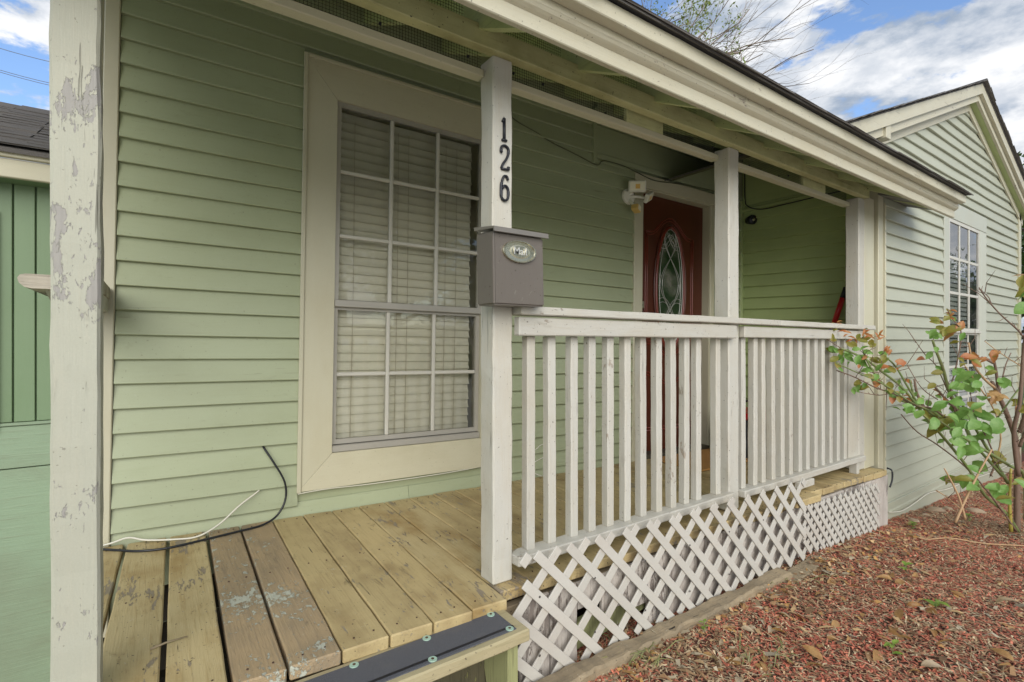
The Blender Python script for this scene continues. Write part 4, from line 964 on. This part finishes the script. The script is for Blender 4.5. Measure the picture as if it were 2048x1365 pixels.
# ------------------------------------------------------------------ ROSE BUSH
rb_ = thing('rose_bush', 'leggy rose bush with green canes and reddish young leaves before the gable wall', 'rose bush', T(4.9, .95, gz(4.9, .95)))
CANEG = paint('green_cane', (.16, .22, .07), 'z', dirt=.5, dirtcol=(.16, .10, .05), rough=.5, grain=.4, bump=.3)
CANEB = paint('brown_cane', (.20, .13, .09), 'z', dirt=.5, dirtcol=(.09, .05, .035), rough=.7, grain=.8, bump=.6)
CANES = plain('straw_cane', (.46, .30, .16), .6)
def ip(x, y): return (1600+x*.293, 600+y*.293)
canes = [
 ([(1490,1580),(1400,1450),(1260,1330),(1150,1150),(990,950),(850,790),(700,600),(560,490),(440,400),(280,330)], .011, 'g', 3.55, 3.15),
 ([(1480,1580),(1300,1330),(1130,1140),(940,990),(800,900),(690,780)], .006, 'b', 3.5, 3.3),
 ([(990,800),(900,740),(760,710),(640,640),(520,600),(380,530),(250,480)], .006, 'b', 3.35, 3.1),
 ([(960,800),(870,740),(700,690),(600,600),(520,520),(450,400),(430,340)], .008, 'g', 3.35, 3.15),
 ([(960,820),(820,720),(740,600),(650,450),(560,370)], .008, 'g', 3.4, 3.25),
 ([(900,760),(760,700),(640,620),(540,560),(400,500),(245,430)], .006, 'g', 3.3, 3.05),
 ([(860,740),(760,700),(640,640),(540,650),(420,632)], .004, 'b', 3.35, 3.2),
 ([(780,720),(770,640),(750,545)], .009, 'g', 3.35, 3.35), ([(850,740),(800,640),(780,540)], .010, 'b', 3.4, 3.38),
 ([(1180,980),(1080,750),(1010,600),(980,480),(930,350),(905,275)], .012, 'g', 3.45, 3.3),
 ([(1100,900),(1030,640),(1060,480),(1095,300),(1095,200),(1040,130),(1010,70)], .005, 'b', 3.4, 3.3),
 ([(1050,720),(1020,650),(930,450),(860,380),(780,270)], .004, 'b', 3.4, 3.4),
 ([(1080,760),(1000,680),(905,575)], .010, 'b', 3.4, 3.35), ([(940,680),(830,600),(730,440)], .0035, 'b', 3.4, 3.4),
 ([(1480,1580),(1480,1300),(1480,1000),(1420,800),(1350,640),(1310,560)], .020, 'b', 3.6, 3.45),
 ([(1420,800),(1360,640),(1340,500),(1320,390)], .012, 'b', 3.5, 3.45),
 ([(1330,600),(1250,530),(1180,430),(1150,290)], .009, 's', 3.45, 3.4), ([(1320,430),(1240,390)], .010, 'b', 3.45, 3.45),
 ([(1540,1500),(1530,1200),(1430,1130),(1270,1030),(1150,960),(1040,880)], .012, 'g', 3.45, 3.2),
 ([(1440,1580),(1430,1360),(1440,1150)], .012, 'y', 3.5, 3.5),
 ([(1060,1520),(1130,1360),(1220,1180),(1310,1020)], .008, 's', 3.2, 3.2), ([(1130,1500),(1090,1360),(1040,1250),(985,1150)], .007, 's', 3.2, 3.2),
 ([(1500,900),(1530,800),(1560,690)], .016, 'b', 3.5, 3.4), ([(1500,1000),(1540,900),(1590,850)], .011, 'b', 3.5, 3.4),
 ([(1560,620),(1520,470),(1440,410),(1350,350),(1260,280)], .004, 's', 3.3, 3.2),
 ([(1560,300),(1500,220),(1460,180),(1370,100),(1280,0),(1222,-85)], .006, 'b', 3.3, 3.2), ([(1330,55),(1305,30),(1290,-15),(1255,-50)], .0035, 'b', 3.25, 3.2),
 ([(1380,540),(1405,440),(1440,360)], .0045, 'b', 3.4, 3.4), ([(1490,1200),(1460,900),(1500,700),(1530,300),(1560,100)], .014, 'b', 3.3, 3.1),
 ([(1420,1250),(1300,1050),(1200,880),(1100,700),(1060,650)], .011, 'g', 3.5, 3.4), ([(1380,1200),(1200,1000),(1060,900),(960,830)], .010, 'g', 3.4, 3.3),
 ([(930,1300),(1010,1350),(1100,1430)], .004, 's', 3.3, 3.3), ([(1300,1200),(1330,1100),(1280,950),(1190,780),(1160,600)], .006, 'b', 3.4, 3.35),
 ([(1320,1150),(1370,950),(1330,760),(1200,560),(1120,440)], .006, 's', 3.5, 3.4), ([(1350,800),(1380,760),(1500,600),(1560,560)], .006, 'g', 3.4, 3.3)]
tw = random.Random(5)
cane_pts = []
for pts, r, c, d0, d1 in canes:
    P = [atd(*ip(*p), d0+(d1-d0)*i/(len(pts)-1)) for i, p in enumerate(pts)]
    P = smoothpts(P, 4); n = len(P); cane_pts += P
    link('cane', mesh(*tubegeo(P, [r*(1-.45*i/n) for i in range(n)], 7), {'g': CANEG, 'b': CANEB, 's': CANES, 'y': plain('yellow_cane', (.34, .28, .05), .5)}[c], True), None, I4, rb_)
twm = MB()
for _ in range(110):
    p = tw.choice(cane_pts); d = Vector((tw.gauss(-.3, .7), tw.gauss(0, .5), tw.gauss(.6, .5))).normalized(); L = tw.uniform(.04, .20)
    q = p+d*L*.5+Vector((tw.gauss(0, .01), 0, 0)); e = q+(d+Vector((tw.gauss(0, .4), tw.gauss(0, .4), .2))).normalized()*L*.5
    twm.add(tubegeo([p, q, e], [.0026, .002, .0012], 4))
for p in cane_pts[::2]:      # thorns
    d = Vector((tw.gauss(0, 1), tw.gauss(0, 1), tw.gauss(0, 1))).normalized(); twm.add(tubegeo([p, p+d*.022], [.003, .0004], 3))
link('twigs_and_thorns', twm.me(CANEB), None, I4, rb_, kind='stuff')
def leafme(n=9, fold=.28, curl=.22, wd=.62, ser=.05):
    V = []; F = []
    for i in range(n+1):
        t = i/n; w = wd*.5*math.sin(math.pi*min(1, t*.97+.015))**.8*(1.05-.25*t)*(1+ser*(1 if i % 2 else -1))
        zc = -curl*(t-.3)**2
        V += [(t, -w, zc+fold*w), (t, -w*.5, zc+fold*w*.42), (t, 0, zc), (t, w*.5, zc+fold*w*.42), (t, w, zc+fold*w)]
    for i in range(n):
        for k in range(4): a = i*5+k; F.append((a, a+5, a+6, a+1))
    return V, F
LV = [leafme(), leafme(9, .15, .35, .70), leafme(9, .45, .55, .55), leafme(8, .3, .8, .30)]
LG = leafmat('rose_leaf_green', (.13, .28, .05), (.24, .40, .11)); LO = leafmat('rose_leaf_olive', (.20, .22, .04), (.30, .24, .05)); LR = leafmat('rose_leaf_red', (.42, .13, .05), (.45, .23, .07)); LB = leafmat('dry_leaf', (.30, .15, .05), (.48, .30, .12))
LM = {}
for k_, m_ in (('g', LG), ('o', LO), ('r', LR), ('b', LB)):
    for i, (v_, f_) in enumerate(LV): LM[k_, i] = mesh(v_, f_, m_, True)
leaves = [(230,180,18,'o'),(262,160,16,'r'),(300,210,18,'r'),(330,240,18,'r'),(450,215,20,'r'),(470,240,20,'r'),(530,250,20,'r'),(555,240,18,'r'),(585,330,22,'r'),(600,352,20,'r'),(440,280,20,'o'),(490,300,20,'o'),(370,310,20,'o'),(392,260,20,'o'),(230,262,18,'o'),(220,328,26,'g'),(260,380,24,'g'),(300,382,22,'g'),(332,392,22,'g'),(412,412,38,'g'),(530,402,22,'o'),(570,412,22,'o'),(620,470,20,'g'),(700,428,24,'r'),(660,462,18,'r'),(400,562,20,'o'),(432,602,22,'o'),(385,612,20,'g'),(692,612,18,'g'),(740,752,28,'g'),(215,250,20,'o'),(350,250,22,'r'),(250,340,24,'g'),
 (1020,80,20,'r'),(1030,105,20,'r'),(1005,120,18,'o'),(930,150,24,'r'),(958,190,24,'o'),(1050,198,36,'r'),(932,240,24,'g'),(905,222,24,'g'),(985,215,24,'o'),
 (960,715,40,'g'),(905,775,42,'g'),(1000,825,44,'g'),(1060,805,40,'g'),(1130,775,40,'g'),(1190,850,40,'g'),(1262,795,40,'g'),(1272,872,42,'g'),(1342,850,42,'g'),(920,885,42,'g'),(885,835,36,'g'),(1060,922,34,'g'),(1152,1030,48,'g'),(1082,975,34,'g'),(1222,1130,38,'g'),(1122,1240,40,'g'),(1028,1220,38,'g'),(1182,1252,34,'g'),(1212,722,36,'g'),(1082,590,38,'g'),(1162,590,36,'g'),(1122,522,38,'g'),(1072,482,34,'g'),(1212,572,34,'g'),(1392,560,30,'g'),(1302,470,26,'g'),(1372,1350,42,'g'),(1332,1280,36,'g'),(1352,1062,38,'g'),(1522,1232,34,'g'),(1100,850,42,'g'),(1180,960,30,'g'),(1080,690,34,'g'),(1250,930,30,'g'),
 (1170,390,26,'r'),(1200,422,24,'r'),(1322,380,26,'r'),(1232,400,22,'r'),(1190,370,22,'r'),(1310,648,26,'b'),(1322,680,24,'b'),(1360,660,22,'b'),(1472,702,20,'o'),(1522,742,22,'o'),(1342,762,20,'o'),(1545,700,20,'o'),(1500,745,18,'r'),(1530,-170,44,'b'),(1535,50,48,'g'),(1510,-130,30,'o'),(1540,-60,34,'o')]
lr = random.Random(77); cnt_l = 0
for (x, y, s, k_) in leaves:
    extra = [(0, 0)]+([(lr.gauss(0, s*.75), lr.gauss(0, s*.75)) for _ in range(2 if s < 24 else (1 if s > 36 else 2))])
    for dx_, dy_ in extra:
        px__, py__ = ip(x+dx_, y+dy_); d = lr.uniform(3.15, 3.45); c = atd(px__, py__, d)
        size = s*3.1*.293*d/1013*lr.uniform(.8, 1.15)
        if dx_: size *= .85
        kk = k_ if lr.random() > .15 else ('o' if k_ != 'b' else 'b')
        face = (CAM-c).normalized()+Vector((lr.gauss(0, .45), lr.gauss(0, .45), .7+lr.gauss(0, .3)))
        q = face.to_track_quat('Z', 'Y').to_matrix().to_4x4()
        vi = 3 if (k_ == 'r' and s < 24) else lr.randrange(3)
        link('leaf', LM[kk, vi], None, Matrix.Translation(c)@q@RZ(lr.uniform(0, 6.28))@T(-size*.5, 0, 0)@Matrix.Diagonal((size, size, size, 1)), rb_); cnt_l += 1
for _ in range(85):
    p = lr.choice(cane_pts[:260])+Vector((lr.gauss(0, .015), lr.gauss(0, .02), lr.gauss(0, .015)))
    if p.z < .05: continue
    kk = lr.choice('gggoor'); size = lr.uniform(.035, .07)
    q = ((CAM-p).normalized()+Vector((lr.gauss(0, .6), lr.gauss(0, .6), .5))).to_track_quat('Z', 'Y').to_matrix().to_4x4()
    link('leaf', LM[kk, lr.randrange(3)], None, Matrix.Translation(p)@q@RZ(lr.uniform(0, 6.28))@Matrix.Diagonal((size, size, size, 1)), rb_)
# ------------------------------------------------------------------ stones, weeds, fallen leaves
def stone(label, px__, py__, s, seed):
    r = ray(px__, py__); t = (-.48-.85)/r.z; c = CAM+r*t; c.z = gz(c.x, c.y)
    bm = bmesh.new(); bmesh.ops.create_icosphere(bm, subdivisions=3, radius=1)
    for v in bm.verts: v.co *= 1+.28*mnoise.noise(v.co*1.3+Vector((seed*3, 0, 0)))+.08*mnoise.noise(v.co*4+Vector((seed, 0, 0))); v.co = Vector((v.co.x*s*1.4, v.co.y*s, v.co.z*s*.55))
    me = bpy.data.meshes.new('st'); bm.to_mesh(me); bm.free(); me.materials.append(STONE); me.shade_smooth()
    thing('stone', label, 'stone', Matrix.Translation(c+Vector((0, 0, s*.2)))@RZ(seed), me=me)
stone('rounded tan stone nearest the porch corner by the gable wall', 1828, 1043, .030, 1)
stone('larger pale stone at the foot of the gable wall', 1872, 1014, .042, 2)
stone('flat tan stone between the two larger stones by the wall', 1851, 1028, .026, 3)
stone('small stone farthest along the gable wall base', 1895, 1008, .032, 4)
stone('low brown stone half buried under the rose bush', 1950, 1013, .045, 5)
lr = random.Random(41)
def gpt(px__, py__):
    r = ray(px__, py__); z = -.40
    for _ in range(6): t = (z-.85)/r.z; c = CAM+r*t; z = gz(c.x, c.y)
    return Vector((c.x, c.y, z))
FL = [mesh(*leafme(8, f_, c_, w_), m_, True) for (f_, c_, w_, m_) in ((.3, .5, .5, LB), (.5, .9, .45, LB), (.2, .3, .6, LB), (.4, .6, .5, leafmat('pale_dry_leaf', (.38, .28, .16), (.50, .42, .30))))]
spots = [(1560,1160),(1590,1145),(1640,1128),(1610,1140),(1625,1132),(1480,1210),(1440,1190),(1455,1240),(1495,1255),(1700,1150),(1760,1140),(1775,1150),(1830,1125),(1870,1128),(1845,1110),(1790,1170),(1800,1190),(1930,1200),(1610,1250),(1650,1245),(1585,1290),(1690,1240),(1290,1250),(1240,1255),(1270,1262),(1450,1180),(1655,1150),(1655,1170),(1685,1165),(1740,1100),(1990,1210),(2030,1260),(1760,1310),(1580,1310),(1530,1330),(1600,1110)]
for _ in range(70): spots.append((lr.uniform(1400, 2048), lr.uniform(1060, 1360)))
for (x, y) in spots:
    c = gpt(x, y)
    if c.y > 1.30 and c.x < 4.0 or c.y > 1.43: c.y = 1.26
    s = lr.uniform(.035, .075)
    thing('fallen_leaf', 'dry brown leaf fallen on the red mulch', 'leaf', T(c.x, c.y, gz(c.x, c.y)+.012)@RZ(lr.uniform(0, 6.28))@RX(lr.gauss(0, .4))@RY(lr.gauss(0, .3))@Matrix.Diagonal((s, s, s, 1)), 'dry leaves fallen on the mulch', FL[lr.randrange(4)])
LW = leafmat('weed_leaf', (.16, .30, .04), (.30, .42, .08))
WL = mesh(*leafme(7, .25, .4, .6), LW, True)
def weed(label, px__, py__, n, s, seed):
    r2 = random.Random(seed); c = gpt(px__, py__); w = thing('weed', label, 'weed', Matrix.Translation(c)); 
    for i in range(n):
        a = 6.28*i/n+r2.uniform(-.4, .4); h = r2.uniform(.01, .05)
        link('leaf', WL, None, Matrix.Translation(c+Vector((0, 0, h)))@RZ(a)@RY(-r2.uniform(.1, .6))@Matrix.Diagonal((s, s, s, 1)), w)
    link('stem', mesh(*tubegeo([c, c+Vector((.003, 0, .05))], [.002, .0015], 5), CANEG), None, I4, w)
weed('bright yellow green seedling alone in the mulch near the bottom edge', 1785, 1312, 5, .036, 1)
weed('green seedling in the mulch below the porch corner', 1812, 1148, 6, .040, 2)
weed('small clump of green weed by the gable wall base', 1825, 1060, 14, .030, 3)
weed('light green leaf sprig flat on the mulch', 1872, 1218, 4, .055, 4)
weed('small weed patch under the rose bush', 1938, 1042, 9, .03, 5)
weed('tiny green sprout beside the timber edging', 1408, 1265, 5, .022, 6)
gb = MB(); r3 = random.Random(9)
for _ in range(90):
    c = gpt(r3.choice([1235, 1255, 1290, 1310, 1490, 1540, 1570])+r3.gauss(0, 14), r3.choice([1310, 1330])+r3.gauss(0, 8)) if r3.random() < .7 else gpt(r3.gauss(1540, 40), r3.gauss(1170, 6))
    d = Vector((r3.gauss(0, .5), r3.gauss(0, .5), .6)); L = r3.uniform(.05, .13); b_ = c+d*L*.5; e = b_+Vector((d.x, d.y, -.1))*L*.5
    gb.add(tubegeo([c, b_, e], [.0022, .0018, .0004], 3))
link('grass_blades', gb.me(leafmat('grass_blade', (.20, .24, .08), (.40, .36, .16))), None, I4, kind='stuff')
sk = gpt(1815, 1068); 
thing('long_stick', 'long thin pale stick lying on the mulch below the rose bush', 'stick', I4, me=mesh(*tubegeo(smoothpts([gpt(1812, 1072)+Vector((0, 0, .02)), gpt(1850, 1083)+Vector((0, 0, .015)), gpt(1900, 1082)+Vector((0, 0, .02)), gpt(1970, 1093)+Vector((0, 0, .02)), gpt(2060, 1098)+Vector((0, 0, .02))], 5), .004, 5), CANES, True))
print('objects', len(bpy.data.objects), 'leaves', cnt_l)
